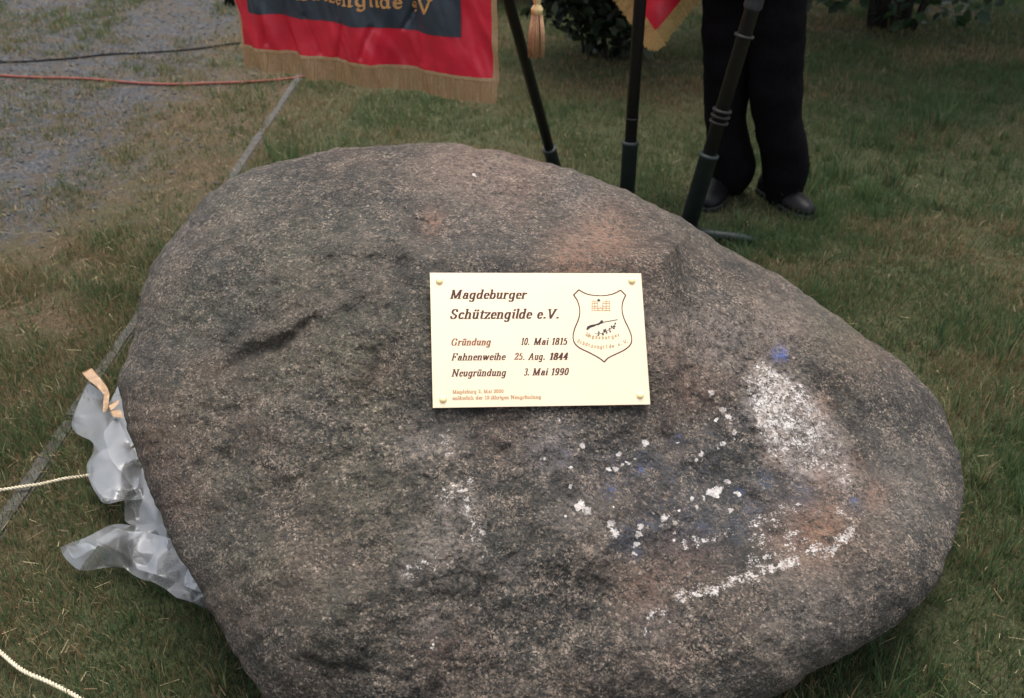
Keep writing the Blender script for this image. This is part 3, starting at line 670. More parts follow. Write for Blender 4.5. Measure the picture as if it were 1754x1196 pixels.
class Raster:
    def __init__(s, w, h, cell): s.c = cell; s.w = int(w/cell); s.h = int(h/cell); s.a = np.zeros((s.h, s.w), bool)
    def stroke(s, pts, nib, thin):
        """pts [(x,y)]; nib: (dx,dy) full vector; thin: least thickness"""
        pts = np.asarray(pts, float); st = s.c*.45
        acc = []
        for p, q in zip(pts[:-1], pts[1:]):
            n = max(2, int(np.linalg.norm(q-p)/st)+1); acc.append(p+(q-p)*np.linspace(0, 1, n)[:, None])
        if not acc: return
        P = np.vstack(acc); nb = np.array(nib); L_ = np.linalg.norm(nb); k = max(2, int(L_/st)+1)
        off = nb*np.linspace(-.5, .5, k)[:, None]
        pr = np.array([-nb[1], nb[0]])/L_*thin; k2 = max(2, int(thin/st)+1)
        off = (off[:, None]+pr*np.linspace(-.5, .5, k2)[None, :, None]).reshape(-1, 2)
        C = ((P[:, None]+off[None]).reshape(-1, 2)/s.c).astype(int)
        C = C[(C[:, 0] >= 0) & (C[:, 0] < s.w) & (C[:, 1] >= 0) & (C[:, 1] < s.h)]
        s.a[C[:, 1], C[:, 0]] = True
    def fill(s, poly):
        yy, xx = np.mgrid[0:s.h, 0:s.w]; s.a |= poly_mask((xx+.5)*s.c, (yy+.5)*s.c, poly)
    def text(s, txt, x, base, width, cap, shear=.27, nibk=1.15, thin=.36, nibang=0.0):
        adv = sum(G[c][0] for c in txt); kx = width/adv; ky = cap/7.6; cx = 0
        a = math.radians(nibang)
        for c in txt:
            ad, strokes = G[c]
            for stk in strokes:
                pts = [(x+(cx+.3+px*.86)*kx+py*ky*shear, base-py*ky) for px, py in stk]
                s.stroke(pts, (nibk*kx*math.cos(a), -nibk*ky*math.sin(a)), thin*ky)
            cx += ad
    def quads(s, fn, maxrun=10**6):
        V = []; n = 0; H = s.a
        for r in range(s.h):
            row = H[r]
            if not row.any(): continue
            d = np.diff(np.concatenate([[0], row.astype(int), [0]])); st = np.where(d == 1)[0]; en = np.where(d == -1)[0]
            for a, b in zip(st, en):
                while a < b:
                    e = min(b, a+maxrun)
                    V += [(a*s.c, r*s.c), (a*s.c, (r+1)*s.c), (e*s.c, (r+1)*s.c), (e*s.c, r*s.c)]; n += 1; a = e
        V = np.array(V); P = fn(V[:, 0], V[:, 1])
        return P, np.arange(4*n).reshape(-1, 4)
def pl_fn(w): return lambda u, v: TL+UX*(u*.001)[:, None]+UY*(v*.001)[:, None]+PN*w
# from the enlarged view of the plaque to plaque millimetres
zc = np.array([[70, 78], [1612, 80], [1690, 1040], [100, 1062]], float)
tgt = np.array([[0, 0], [413, 0], [413, 260], [0, 260]], float)
A_ = []
for (x, y), (u, v) in zip(zc, tgt): A_ += [[x, y, 1, 0, 0, 0, -u*x, -u*y], [0, 0, 0, x, y, 1, -v*x, -v*y]]
Hm = np.append(np.linalg.solve(np.array(A_), tgt.ravel()), 1).reshape(3, 3)
def zz(x, y):
    q = Hm@np.array([x, y, 1.0]); return (q[0]/q[2], q[1]/q[2])
def line(ra, txt, x0, x1, yb, cap_z, **k):
    u0, v0 = zz(x0, yb); u1, _ = zz(x1, yb); ra.text(txt, u0, v0, u1-u0, cap_z/3.80, **k)
CELL = .40
def letters(name, build, m, w=.0003):
    ra = Raster(413, 260, CELL); build(ra); V, F = ra.quads(pl_fn(w)); return child(name, mesh_np(name, V, F), plaque, m)
letters('title_lettering', lambda r: (line(r, 'Magdeburger', 213, 775, 266, 66, nibk=1.28), line(r, 'Schützengilde e.V.', 210, 1015, 413, 70, nibk=1.28)), M['ink'])
def dates(r):
    line(r, 'Fahnenweihe', 226, 624, 718, 50, nibk=1.2); line(r, 'Neugründung', 230, 630, 835, 50, nibk=1.2)
    line(r, 'Mai 1815', 828, 1076, 604, 50, nibk=1.28); line(r, '1844', 944, 1082, 714, 50, nibk=1.7)
    line(r, 'Mai 1990', 822, 1088, 828, 50, nibk=1.28); line(r, '3.', 757, 800, 828, 50); line(r, '10.', 733, 800, 604, 50); line(r, 'Aug.', 790, 914, 714, 50)
letters('date_lettering', dates, M['ink'])
letters('faded_lettering', lambda r: line(r, 'Gründung', 222, 516, 608, 50, nibk=1.3), M['ink_mid'])
letters('faded_lettering', lambda r: line(r, '25.', 686, 765, 714, 50, nibk=1.3), M['ink_mid'])
letters('small_lettering', lambda r: (line(r, 'Magdeburg 2. Mai 2000', 240, 616, 960, 24, shear=0, nibk=1.3, thin=.8), line(r, 'anlässlich der 10-jährigen Neugründung', 240, 890, 1006, 24, shear=0, nibk=1.3, thin=.8)), M['ink_soft'])
def shield(r):
    pts = [(1120, 238), (1158, 200)]+[tuple(p) for p in catmull([(1158, 200), (1200, 224), (1250, 238), (1330, 243), (1400, 233), (1440, 216), (1465, 202)], 30)]+[(1503, 240)]
    pts += [tuple(p) for p in catmull([(1503, 240), (1482, 290), (1477, 350), (1494, 415), (1530, 490), (1550, 550), (1543, 600), (1500, 640), (1430, 675), (1380, 700), (1350, 730)], 60)]
    pts += [tuple(p) for p in catmull([(1350, 730), (1310, 700), (1240, 662), (1170, 628), (1130, 590), (1119, 540), (1132, 480), (1158, 415), (1166, 350), (1150, 285), (1120, 238)], 60)]
    r.stroke([zz(*p) for p in pts], (1.5, 0), 1.4)
letters('shield_outline', shield, M['ink'])
def rifle(r):
    r.fill([zz(*p) for p in [(1216, 488), (1222, 470), (1245, 458), (1280, 452), (1300, 446), (1316, 436), (1340, 432), (1340, 444), (1318, 452), (1306, 460), (1290, 461), (1275, 470), (1248, 478), (1222, 498)]])
    r.stroke([zz(1318, 442), zz(1442, 420)], (1.0, 0), 1.1)
    r.fill([zz(*p) for p in [(1316, 436), (1320, 426), (1330, 422), (1337, 428), (1338, 438)]])
    st = [(1280, 520), (1312, 522), (1345, 515), (1378, 498), (1405, 478), (1424, 455)]
    r.stroke([zz(*p) for p in st], (.5, 0), .5)
    for x, y, a in ((1310, 522, 100), (1312, 522, -120), (1336, 516, -70), (1340, 514, -110), (1358, 506, 95), (1362, 504, 140), (1364, 506, -80), (1382, 498, 70), (1386, 496, -60), (1360, 508, 170), (1404, 480, 110), (1408, 478, -30), (1422, 458, 60), (1412, 474, 20), (1352, 508, 120)):
        t = math.radians(a); dx, dy = math.cos(t)*22, -math.sin(t)*22; nx_, ny_ = math.sin(t)*7, math.cos(t)*7
        r.fill([zz(x, y), zz(x+dx*.5+nx_, y+dy*.5+ny_), zz(x+dx, y+dy), zz(x+dx*.5-nx_, y+dy*.5-ny_)])
letters('rifle_and_branch_engraving', rifle, M['ink_black'])
def castle(r):
    for y, x0, x1 in ((352, 1255, 1390), (335, 1262, 1382), (320, 1255, 1300), (320, 1330, 1386), (300, 1258, 1296), (300, 1335, 1384), (286, 1256, 1290), (286, 1345, 1384)):
        r.stroke([zz(x0, y), zz(x1, y)], (.8, 0), 1.1)
    for x in (1256, 1276, 1296, 1335, 1360, 1386): r.stroke([zz(x, 286), zz(x, 352)], (.8, 0), .6)
    for x in (1268, 1362): r.stroke([zz(x, 270), zz(x, 286)], (.5, 0), .5)
    r.stroke([zz(*p) for p in arc(1318, 352, 16, 22, 180, 360, 12)], (.5, 0), .6)
    for k, (txt, r0, yc) in enumerate((('Magdeburger', 330, 232), ('Schützengilde e.V.', 400, 230))):
        n = len(txt); half = (21.5, 27.5)[k]
        for q, c in enumerate(txt):
            a = math.radians(-half+2*half*q/(n-1)); x = 1338+r0*math.sin(a); y = yc+r0*math.cos(a)
            kx = 2.9; u = np.array([math.cos(a), -math.sin(a)]); w_ = np.array([-math.sin(a), -math.cos(a)])
            for stk in G[c][1]:
                r.stroke([zz(*(np.array([x, y])+u*(px-2.5)*kx+w_*py*3.1)) for px, py in stk], (.8, -.5), .6)
letters('castle_and_motto_engraving', castle, M['ink_soft'])
letters('castle_figure_engraving', lambda r: r.fill([zz(*p) for p in [(1290, 276), (1300, 266), (1312, 270), (1318, 282), (1306, 288)]]), M['ink_black'])

# ------------------------------------------------------------------ flag poles
def flagpole(low, high, top_z, label, base_z=0.0, rad=.019, sleeve=.28, rings=(), foot=(-1.0, -2.1, 3.3), taper=0.0):
    low = np.asarray(low); high = np.asarray(high); d = (high-low)/(high-low)[2]
    b = low+d*(base_z-low[2]); T = low+d*(top_z-low[2]); ax = (T-b)/np.linalg.norm(T-b); Ln = np.linalg.norm(T-b)
    root = empty('flagpole', b); tag(root, label, 'flagpole')
    np_obj('pole', [lathe_along(b+ax*.02, T, [(0, rad), (Ln*.5, rad), (Ln-.1, rad*(1-taper)), (Ln-.03, rad*.9)], 20)], M['pole'], root)
    s = sleeve
    np_obj('sleeve', [lathe_along(b, T, [(0, rad*1.30), (s-.012, rad*1.30), (s-.01, rad*1.42), (s, rad*1.42), (s+.002, rad*1.02)], 24)], M['sleeve'], root)
    for t, kind in rings:
        m_ = M['ring'] if kind == 'ring' else M['collar']
        if kind == 'ring': np_obj('ring', [lathe_along(b+ax*t, T, [(0, rad*1.0), (.002, rad*1.32), (.006, rad*1.38), (.010, rad*1.32), (.012, rad*1.0)], 24)], m_, root)
        elif kind == 'cord': np_obj('cord', [lathe_along(b+ax*t, T, [(0, rad*1.0), (.001, rad*1.12), (.004, rad*1.12), (.005, rad*1.0)], 24)], M['ring'], root)
        else: np_obj('collar', [lathe_along(b+ax*t, T, [(0, rad*1.0), (.01, rad*1.25), (.05, rad*1.2), (.06, rad*1.45), (.09, rad*1.3), (.16, rad*.75), (.2, rad*.7)], 24)], m_, root)
    np_obj('finial', [lathe_along(T-ax*.03, T+ax, [(0, rad*.9), (.01, rad*1.6), (.02, rad*1.6), (.03, rad*.7), (.06, rad*1.7), (.12, rad*1.1), (.2, .001)], 20)], M['gold_bright'], root)
    if foot: np_obj('base_plate', [lathe_along(b+np.array([0, 0, -.004]), b+np.array([0, 0, 1.]), [(0, .13), (.010, .13), (.014, .125), (.016, .045), (.05, .034)], 32)], M['sleeve'], root)
    if foot:
        for a in foot:
            a = a+0; d_ = np.array([math.cos(a), math.sin(a), 0]); s_ = np.array([-d_[1], d_[0], 0])
            P_ = np.array([b+d_*t for t in (.03, .10, .20, .245)]); P_[:, 2] = (.045, .036, .026, .016)
            V_, Q_, T_ = tube(P_, (.016, .017, .016, .010), 10); np_obj('foot', [(V_, Q_, T_)], M['sleeve'], root)
    return b, T, ax, root
p1l, p1h = aty(943, 262, 3.44), aty(873, 8, 3.30)
b1, T1, ax1, fp1 = flagpole(p1l, p1h, 2.15, 'leftmost black flagpole, leaning left behind the boulder beside the banner', rings=[], sleeve=.225, rad=.0185)
p2l, p2h = aty(1076, 300, 3.33), aty(1096, 8, 3.40)
b2, T2, ax2, fp2 = flagpole(p2l, p2h, 2.2, 'middle black flagpole, nearly upright, in front of the red pennant corner', rad=.0215, sleeve=.275, rings=[(.355, 'cord')])
p3l, p3h = aty(1183, 372, 3.10), aty(1287, 20, 3.12)
b3, T3, ax3, fp3 = flagpole(p3l, p3h, 2.2, 'rightmost black flagpole with rings, leaning right in front of trousered legs', rad=.0235, sleeve=.33, taper=.3, foot=(-.06, -1.6, 3.6),
    rings=[(.455, 'ring'), (.474, 'ring'), (.435, 'ring'), (.715, 'ring'), (.80, 'collar')])

# ------------------------------------------------------------------ banner on the left pole
B0 = np.array(un(418, 78, np.array(3.31))); B1 = np.array(un(843, 137, np.array(3.02)))
B0[2] = B1[2] = .62
BW = np.linalg.norm(B1-B0); BU = (B1-B0)/BW; BN = np.cross(BU, [0, 0, 1.]); BN /= np.linalg.norm(BN)   # towards the camera
if BN[1] > 0: BN = -BN
BH = 1.22
def bsurf(u, v, off=0.0):
    u = np.asarray(u, float); v = np.asarray(v, float)
    x = u/BW; P = np.stack([u, v*.5, np.zeros_like(u)], -1)
    fold = .014*np.sin(u*26+v*5+3*fbm(P, 3, 2, 3))*(.4+.6*np.exp(-v*1.5))
    Pd = np.stack([u+.35*v, u*.0+v*.35, np.zeros_like(u)], -1)
    cr = .010*fbm(Pd, 16, 4, 8)+.016*fbm(P, 5, 3, 18)+.0075*fbm(Pd*np.array([1, .4, 1]), 34, 3, 28)+.010*(1-np.abs(fbm(Pd*np.array([1, .45, 1]), 11, 3, 29))*3).clip(0, 1)
    rid = np.maximum(0, 1-np.abs(fbm(np.stack([u*1.0-.25*v, v*.25, 0*u], -1), 9, 2, 77))*5)
    for (u0, v0, u1, v1) in ((.265, .13, .30, .01), (.40, .12, .36, .0), (.50, .115, .46, .02), (.62, .35, .66, .02), (.12, .5, .10, .02), (.72, .30, .60, .12)):
        dx, dy = u1-u0, v1-v0; t = np.clip(((u-u0)*dx+(v-v0)*dy)/(dx*dx+dy*dy), 0, 1)
        cr = cr-.008*np.exp(-((u-u0-t*dx)**2+(v-v0-t*dy)**2)/.006**2)
    z = fold+cr+.004*rid
    base = B0+BU*u[..., None]+np.array([0, 0, 1.])*v[..., None]
    return base+BN*(z+off)[..., None]
def cloth_grid(name, u0, u1, v0, v1, off, m, parent, nu=None, nv=None, fn=None):
    fn = fn or bsurf
    nu = nu or int((u1-u0)/.006)+2; nv = nv or int((v1-v0)/.006)+2
    U, W_ = np.meshgrid(np.linspace(u0, u1, nu), np.linspace(v0, v1, nv), indexing='ij')
    V = fn(U, W_, off).reshape(-1, 3); i = np.arange(nu-1)[:, None]*nv; j = np.arange(nv-1)[None]
    F = np.stack([i+j, i+nv+j, i+nv+j+1, i+j+1], -1).reshape(-1, 4)
    return link(name, mesh_np(name, V, F), parent, m)
ban = empty('guild_banner', B0+BU*BW/2); tag(ban, 'red satin banner with slate grey centre, gold blackletter text and fringe, hanging at top left', 'banner')
cloth_grid('red_cloth', 0, BW, 0, BH, 0, M['red'], ban)
cloth_grid('grey_panel', .052, BW-.098, .118, BH-.09, .0022, M['grey'], ban)
# gold side binding
cloth_grid('side_binding', BW, BW+.020, -.01, BH, .001, M['gold_fringe'], ban)
cloth_grid('side_binding', -.010, 0, -.01, BH, .001, M['gold_fringe'], ban)
def fringe(name, fn, u0, u1, ln, step, m, parent, n_seg=3, jit=.004, lean=0.0):
    """threads hanging from fn(u, 0) straight down"""
    V = []; Fq = []; o = 0
    u = u0
    while u < u1:
        w_ = step*random.uniform(.75, 1.1); l = ln+random.uniform(-jit, jit); dz = random.uniform(-.0015, .0015); k = random.uniform(-.0025, .0025)
        for s in range(n_seg+1):
            v = -l*s/n_seg
            for uu in (u, u+w_*.93):
                V.append(fn(np.array(uu+k*s/n_seg+lean*s/n_seg), np.array(v), dz*s+.0012*math.sin(u*900)))
        for s in range(n_seg): Fq.append([o+2*s, o+2*s+1, o+2*s+3, o+2*s+2])
        o += 2*(n_seg+1); u += step
    ob = link(name, mesh_np(name, np.array(V), np.array(Fq)), parent, m, False); ob['kind'] = 'stuff'; return ob
fringe('fringe', bsurf, -.008, BW+.012, .074, .0022, M['gold_fringe'], ban, 3, .002)
fringe('fringe', lambda u, v, off=0.0: bsurf(u, v, off-.003), -.007, BW+.012, .072, .0024, M['gold_fringe'], ban, 3, .003)
cloth_grid('fringe_heading', -.008, BW+.014, -.006, .004, .003, M['gold_fringe'], ban)
ra = Raster(BW*1000, 400, 1.0)
def btxt(r):
    r.text('Schützengilde', 92, 200-0, 440, 40, shear=0, nibk=1.1, thin=.5, nibang=40)
    r.text('eV', 560, 200, 84, 40, shear=0, nibk=1.1, thin=.5, nibang=40)
    r.text('Magdeburger', 130, 110, 480, 56, shear=0, nibk=1.1, thin=.5, nibang=40)
btxt(ra)
Vq, Fq = ra.quads(lambda x, y: bsurf(.075+x*.001, .180+(200-y)*.001, .0048), 6)
link('blackletter_embroidery', mesh_np('blackletter_embroidery', Vq, Fq), ban, M['gold_thread'], False)
# crossbar of the pole carries it
cb0 = B0+BU*(-.03)+np.array([0, 0, BH])-BN*.012; cb1 = B0+BU*(BW+.16)+np.array([0, 0, BH])-BN*.012
tube_obj('crossbar', [cb0, (cb0+cb1)/2, cb1], .011, M['pole'], fp1)
def tassel(top, z_head, label, r=.026, ln=.135):
    root = empty('tassel', (top[0], top[1], z_head)); tag(root, label, 'tassel')
    tube_obj('cord', catmull([top, (top[0]+.003, top[1], (top[2]+z_head)/2), (top[0], top[1], z_head)], 12), .0035, M['gold_bright'], root, 8)
    c = np.array([top[0], top[1], z_head]); dn = c-np.array([0, 0, 1.])
    np_obj('head', [lathe_along(c, dn, [(-.012, .004), (-.006, .012), (.006, .015), (.02, .013), (.028, .009), (.030, .012), (.040, r*.72), (.052, r*.70), (.058, r*.5)], 20)], M['gold_bright'], root)
    parts = []
    for k in range(110):
        a = random.uniform(0, 2*math.pi); q = math.sqrt(random.random()); r0 = r*.55*q; r1 = r*q*random.uniform(.9, 1.12)
        l = ln*random.uniform(.9, 1.05); p0 = c+np.array([math.cos(a)*r0, math.sin(a)*r0, -.05]); p2 = c+np.array([math.cos(a)*r1, math.sin(a)*r1, -.05-l])
        pm_ = (p0+p2)/2+np.array([math.cos(a), math.sin(a), 0])*r*.22*q
        parts.append(tube(np.array([p0, pm_, p2]), .0016, 4))
    o = np_obj('strands', parts, M['tassel'], root); o['kind'] = 'stuff'
tp_ = aty(920, 12, 3.12)
tassel(np.array([tp_[0], tp_[1], B0[2]+BH]), tp_[2]+.035, 'gold tassel on a cord hanging between the banner and the leftmost flagpole')

# ------------------------------------------------------------------ red pennant corner behind the middle pole
tip = np.array(aty(1121, 50, 3.62)); S_ = .92
e1 = np.array([.66, .05, .75]); e1 /= np.linalg.norm(e1); e2 = np.array([-.62, .02, .79]); e2 /= np.linalg.norm(e2); nrm = np.cross(e1, e2); nrm /= np.linalg.norm(nrm)
if nrm[1] > 0: nrm = -nrm
def fsurf(u, v, off=0.0):
    u = np.asarray(u, float); v = np.asarray(v, float)
    z = .018*np.sin((u-v)*15+1.0)+.010*fbm(np.stack([u, v, 0*u], -1), 9, 3, 4)
    return tip+e1*u[..., None]+e2*v[..., None]+nrm*(z+off)[..., None]
flag = empty('red_flag', tip); tag(flag, 'corner of a red flag with bright gold fringe hanging behind the middle flagpole', 'flag')
cloth_grid('cloth', 0, S_, 0, S_, 0, M['red'], flag, 90, 90, fsurf)
def fr2(swap):
    V = []; Fq = []; o = 0; u = -.0
    while u < S_:
        l = .060+random.uniform(-.005, .005); w_ = .0036
        for s in range(4):
            q = -l*s/3
            for uu in (u, u+w_*.9):
                dz = random.uniform(-.001, .001)
                # threads hang across the edge, drooping a little
                a, b_ = (uu+q*.15, q) if not swap else (q, uu+q*.15)
                V.append(fsurf(np.array(a), np.array(b_), dz))
        for s in range(3): Fq.append([o+2*s, o+2*s+1, o+2*s+3, o+2*s+2])
        o += 8; u += .004
    ob = link('fringe', mesh_np('fringe', np.array(V), np.array(Fq)), flag, M['gold'], False); ob['kind'] = 'stuff'
fr2(False); fr2(True)
# threads filling the outer corner
V = []; Fq = []; o = 0
for k in range(26):
    a = k/25*math.pi/2; dx, dy = -math.sin(a), -math.cos(a); l = .066+random.uniform(-.006, .004)
    for s in range(3):
        for w_ in (-.002, .002): V.append(fsurf(np.array(dx*l*s/2+w_*dy), np.array(dy*l*s/2-w_*dx), .001))
    for s in range(2): Fq.append([o+2*s, o+2*s+1, o+2*s+3, o+2*s+2])
    o += 6
ob = link('fringe', mesh_np('fringe', np.array(V), np.array(Fq)), flag, M['gold'], False); ob['kind'] = 'stuff'

# ------------------------------------------------------------------ the standing man
def ringloft(secs, seg=36, caps=(True, True), wr=0.0, seed=0):
    """secs: (cx, cy, z, rx, ry, power)"""
    a = np.arange(seg)/seg*2*math.pi; V = []
    for cx, cy, z, rx, ry, pw in secs:
        c, s = np.cos(a), np.sin(a)
        V.append(np.stack([cx+rx*np.sign(c)*np.abs(c)**pw, cy+ry*np.sign(s)*np.abs(s)**pw, np.full(seg, z)], 1))
    V = np.vstack(V); n = len(secs)
    if wr:
        ctr_ = np.repeat(np.array([[s[0], s[1], s[2]] for s in secs]), seg, 0); d = V-ctr_
        k = 1+wr*fbm(V*np.array([1, 1, 1.8]), 9, 3, seed); V = ctr_+d*k[:, None]
    i = np.arange(n-1)[:, None]*seg; j = np.arange(seg)[None]; j2 = (j+1) % seg
    Q = np.stack([i+j, i+j2, i+seg+j2, i+seg+j], -1).reshape(-1, 4); T = []
    c0 = len(V); V = np.vstack([V, [secs[0][:3]], [secs[-1][:3]]]); j = np.arange(seg); j2 = (j+1) % seg
    if caps[0]: T.append(np.stack([np.full(seg, c0), j2, j], 1))
    if caps[1]: T.append(np.stack([np.full(seg, c0+1), (n-1)*seg+j, (n-1)*seg+j2], 1))
    return V, Q, (np.vstack(T) if T else np.zeros((0, 3), int))
man = empty('person', (float(gnd(1295, 350)[0]), 3.42, 0)); tag(man, 'standing person in black suit trousers and black leather shoes behind the right flagpole', 'person')
def leg(rows, y):
    """rows: (py, left px, right px)"""
    rows = np.array(rows, float); pys = np.linspace(rows[0, 0], rows[-1, 0], 40)
    out_ = []
    for py in pys:
        l = np.interp(py, rows[:, 0], rows[:, 1]); r = np.interp(py, rows[:, 0], rows[:, 2])
        a, b_ = aty(l, py, y), aty(r, py, y); hw = (b_[0]-a[0])/2
        out_.append(((a[0]+b_[0])/2, y+.004, a[2], hw, hw*.92+.008, .92))
    return out_[::-1]       # bottom first
YL, YR = 3.50, 3.42
lrows = [(-20, 1203, 1296), (0, 1203, 1294), (50, 1203, 1292), (100, 1204, 1288), (150, 1206, 1283), (200, 1208, 1277), (230, 1210, 1283), (260, 1212, 1290), (280, 1214, 1293), (300, 1218, 1291), (318, 1222, 1280), (335, 1226, 1262), (342, 1228, 1256)]
rrows = [(-20, 1288, 1381), (0, 1287, 1381), (50, 1285, 1380), (100, 1282, 1376), (150, 1281, 1374), (200, 1289, 1373), (250, 1300, 1383), (280, 1306, 1385), (300, 1308, 1383), (320, 1308, 1377), (340, 1312, 1371), (355, 1322, 1368)]
L1 = leg(lrows, YL); L2 = leg(rrows, YR)
hx = (L1[-1][0]+L2[-1][0])/2; zt = max(L1[-1][2], L2[-1][2])
hips = [(hx, 3.47, .76, .165, .11, .85), (hx, 3.47, .84, .185, .125, .85), (hx, 3.47, .94, .178, .12, .85), (hx, 3.47, 1.04, .165, .115, .85)]
np_obj('trousers', [ringloft(L1, 48, (True, True), .11, 3), ringloft(L2, 48, (True, True), .11, 5), ringloft(hips, 36, (True, True), .04, 6)], M['wool'], man)
def shoe(cx, cy, ang, ln=.29, w_=.05):
    d = np.array([math.cos(ang), math.sin(ang), 0]); s = np.array([-d[1], d[0], 0])
    prof = [(-.10, .60, .060), (-.085, .78, .075), (-.05, .80, .085), (0, .84, .080), (.05, .92, .062), (.10, 1.0, .050), (.14, .92, .044), (.17, .68, .036), (.188, .3, .022)]
    V = []; seg = 20; a = np.arange(seg)/seg*2*math.pi
    for t, kw, h in prof:
        ww = w_*kw
        for q in a:
            zz_ = max(math.sin(q), -.25); V.append(np.array([cx, cy, .022])+d*t+s*ww*math.cos(q)+np.array([0, 0, h*max(0, zz_)**.9-.0]))
    V = np.array(V); n = len(prof); i = np.arange(n-1)[:, None]*seg; j = np.arange(seg)[None]; j2 = (j+1) % seg
    Q = np.stack([i+j, i+j2, i+seg+j2, i+seg+j], -1).reshape(-1, 4); V = np.vstack([V, V[:seg].mean(0), V[-seg:].mean(0)]); j = np.arange(seg); j2 = (j+1) % seg
    T = np.vstack([np.stack([np.full(seg, n*seg), j2, j], 1), np.stack([np.full(seg, n*seg+1), (n-1)*seg+j, (n-1)*seg+j2], 1)])
    o = np_obj('shoe', [(V, Q, T)], M['shoe'], man)
    # sole
    out_ = [(t, kw*w_*1.06) for t, kw, h in prof]; pts = [np.array([cx, cy, 0])+d*t+s*ww for t, ww in out_]+[np.array([cx, cy, 0])+d*t-s*ww for t, ww in out_[::-1]]
    m_ = len(pts); V = np.array([p+np.array([0, 0, z]) for z in (.002, .024) for p in pts]); k = np.arange(m_); k2 = (k+1) % m_
    V = np.vstack([V, V[:m_].mean(0), V[m_:].mean(0)])
    Q = np.stack([k, k2, m_+k2, m_+k], 1); T = np.vstack([np.stack([np.full(m_, 2*m_), k2, k], 1), np.stack([np.full(m_, 2*m_+1), m_+k, m_+k2], 1)])
    so = bpy.data.objects.new('sole', mesh_np('sole', V, [Q, T])); COL.objects.link(so); so.parent = o; so.data.materials.append(M['sole'])
gl_ = gnd(1232, 346); gr_ = gnd(1342, 362)
shoe(gl_[0]+.015, gl_[1]+.07, math.radians(-118)); shoe(gr_[0]-.0, gr_[1]+.09, math.radians(-66))
# body: one continuous skinned figure (head, neck, trunk, arms with hands), dressed by the jacket
def skinned(name, verts, edges, radii, m, parent, root=0, sub=2):
    me = bpy.data.meshes.new(name); me.from_pydata([tuple(v) for v in verts], edges, []); me.materials.append(m)
    o = bpy.data.objects.new(name, me); COL.objects.link(o)
    o.parent = parent; o.matrix_parent_inverse = Matrix.Translation(-Vector(parent.location))
    sm = o.modifiers.new('skin', 'SKIN'); sm.use_smooth_shade = True
    for k, r in enumerate(radii):
        rr = r if isinstance(r, tuple) else (r, r); me.skin_vertices[0].data[k].radius = rr
    me.skin_vertices[0].data[root].use_root = True
    sb = o.modifiers.new('subdivision', 'SUBSURF'); sb.levels = sub; sb.render_levels = sub
    return o
cy_ = 3.47
vs = [(hx, cy_, .98), (hx, cy_, 1.16), (hx, cy_+.01, 1.36), (hx, cy_+.005, 1.47), (hx, cy_-.005, 1.54), (hx, cy_-.015, 1.62), (hx, cy_-.01, 1.70), (hx, cy_, 1.765)]
ed = [(k, k+1) for k in range(7)]; rd_ = [.13, .12, .14, .06, .055, (.068, .085), (.078, .095), (.05, .06)]
for s in (-1, 1):
    k = len(vs); vs += [(hx+s*.17, cy_+.01, 1.41), (hx+s*.225, cy_+.02, 1.14), (hx+s*.15, cy_+.14, .98), (hx+s*.05, cy_+.19, .96)]
    ed += [(2, k), (k, k+1), (k+1, k+2), (k+2, k+3)]; rd_ += [.055, .045, .032, (.04, .02)]
    for f in range(5):
        kk = len(vs); off = (f-2)*.016; ln = (.045, .07, .078, .072, .055)[f]
        x0 = hx+s*.05-s*.025; vs += [(x0, cy_+.19+.004*f, .96-off), (x0-s*ln*.5, cy_+.195, .958-off*1.2), (x0-s*ln*.95, cy_+.185, .95-off*1.2)]
        ed += [(k+3, kk), (kk, kk+1), (kk+1, kk+2)]; rd_ += [.010, .009, .007]
k = len(vs); vs += [(hx, cy_-.10, 1.62), (hx, cy_-.118, 1.605)]; ed += [(5, k), (k, k+1)]; rd_ += [.014, .012]
for s in (-1, 1):
    k = len(vs); vs += [(hx+s*.085, cy_+.0, 1.64)]; ed += [(6, k)]; rd_ += [(.012, .022)]
skinned('body', vs, ed, rd_, M['skin'], man)
jk = [(hx, cy_, .80, .205, .142, .85), (hx, cy_, .92, .20, .138, .85), (hx, cy_, 1.06, .178, .125, .85), (hx, cy_, 1.22, .192, .132, .85), (hx, cy_, 1.36, .212, .13, .8), (hx, cy_, 1.44, .185, .105, .8), (hx, cy_+.01, 1.50, .085, .075, 1)]
sl = []
for s in (-1, 1):
    pth = catmull([(hx+s*.165, cy_+.01, 1.43), (hx+s*.225, cy_+.015, 1.32), (hx+s*.245, cy_+.03, 1.14), (hx+s*.20, cy_+.09, 1.03), (hx+s*.11, cy_+.165, .975)], 20)
    sl.append(tube(pth, np.interp(np.arange(20), [0, 6, 12, 19], [.082, .068, .062, .048]), 20))
np_obj('jacket', [ringloft(jk, 40, (False, True), .03, 9)]+sl, M['wool'], man)
hr = [(hx, cy_+.02, 1.64, .07, .085, 1), (hx, cy_+.015, 1.70, .088, .108, 1), (hx, cy_+.012, 1.75, .086, .105, 1), (hx, cy_+.01, 1.79, .062, .08, 1), (hx, cy_+.01, 1.805, .02, .03, 1)]
np_obj('hair', [ringloft(hr, 24, (True, True), .1, 2)], M['hair'], man)
for s in (-1, 1):
    c = np.array([hx+s*.032, cy_-.098, 1.655]); np_obj('eye', [lathe_along(c+np.array([0, .012, 0]), c-np.array([0, 1, 0]), [(0, .002), (.004, .010), (.012, .011), (.018, .007), (.021, .001)], 12)], M['shirt'], man)

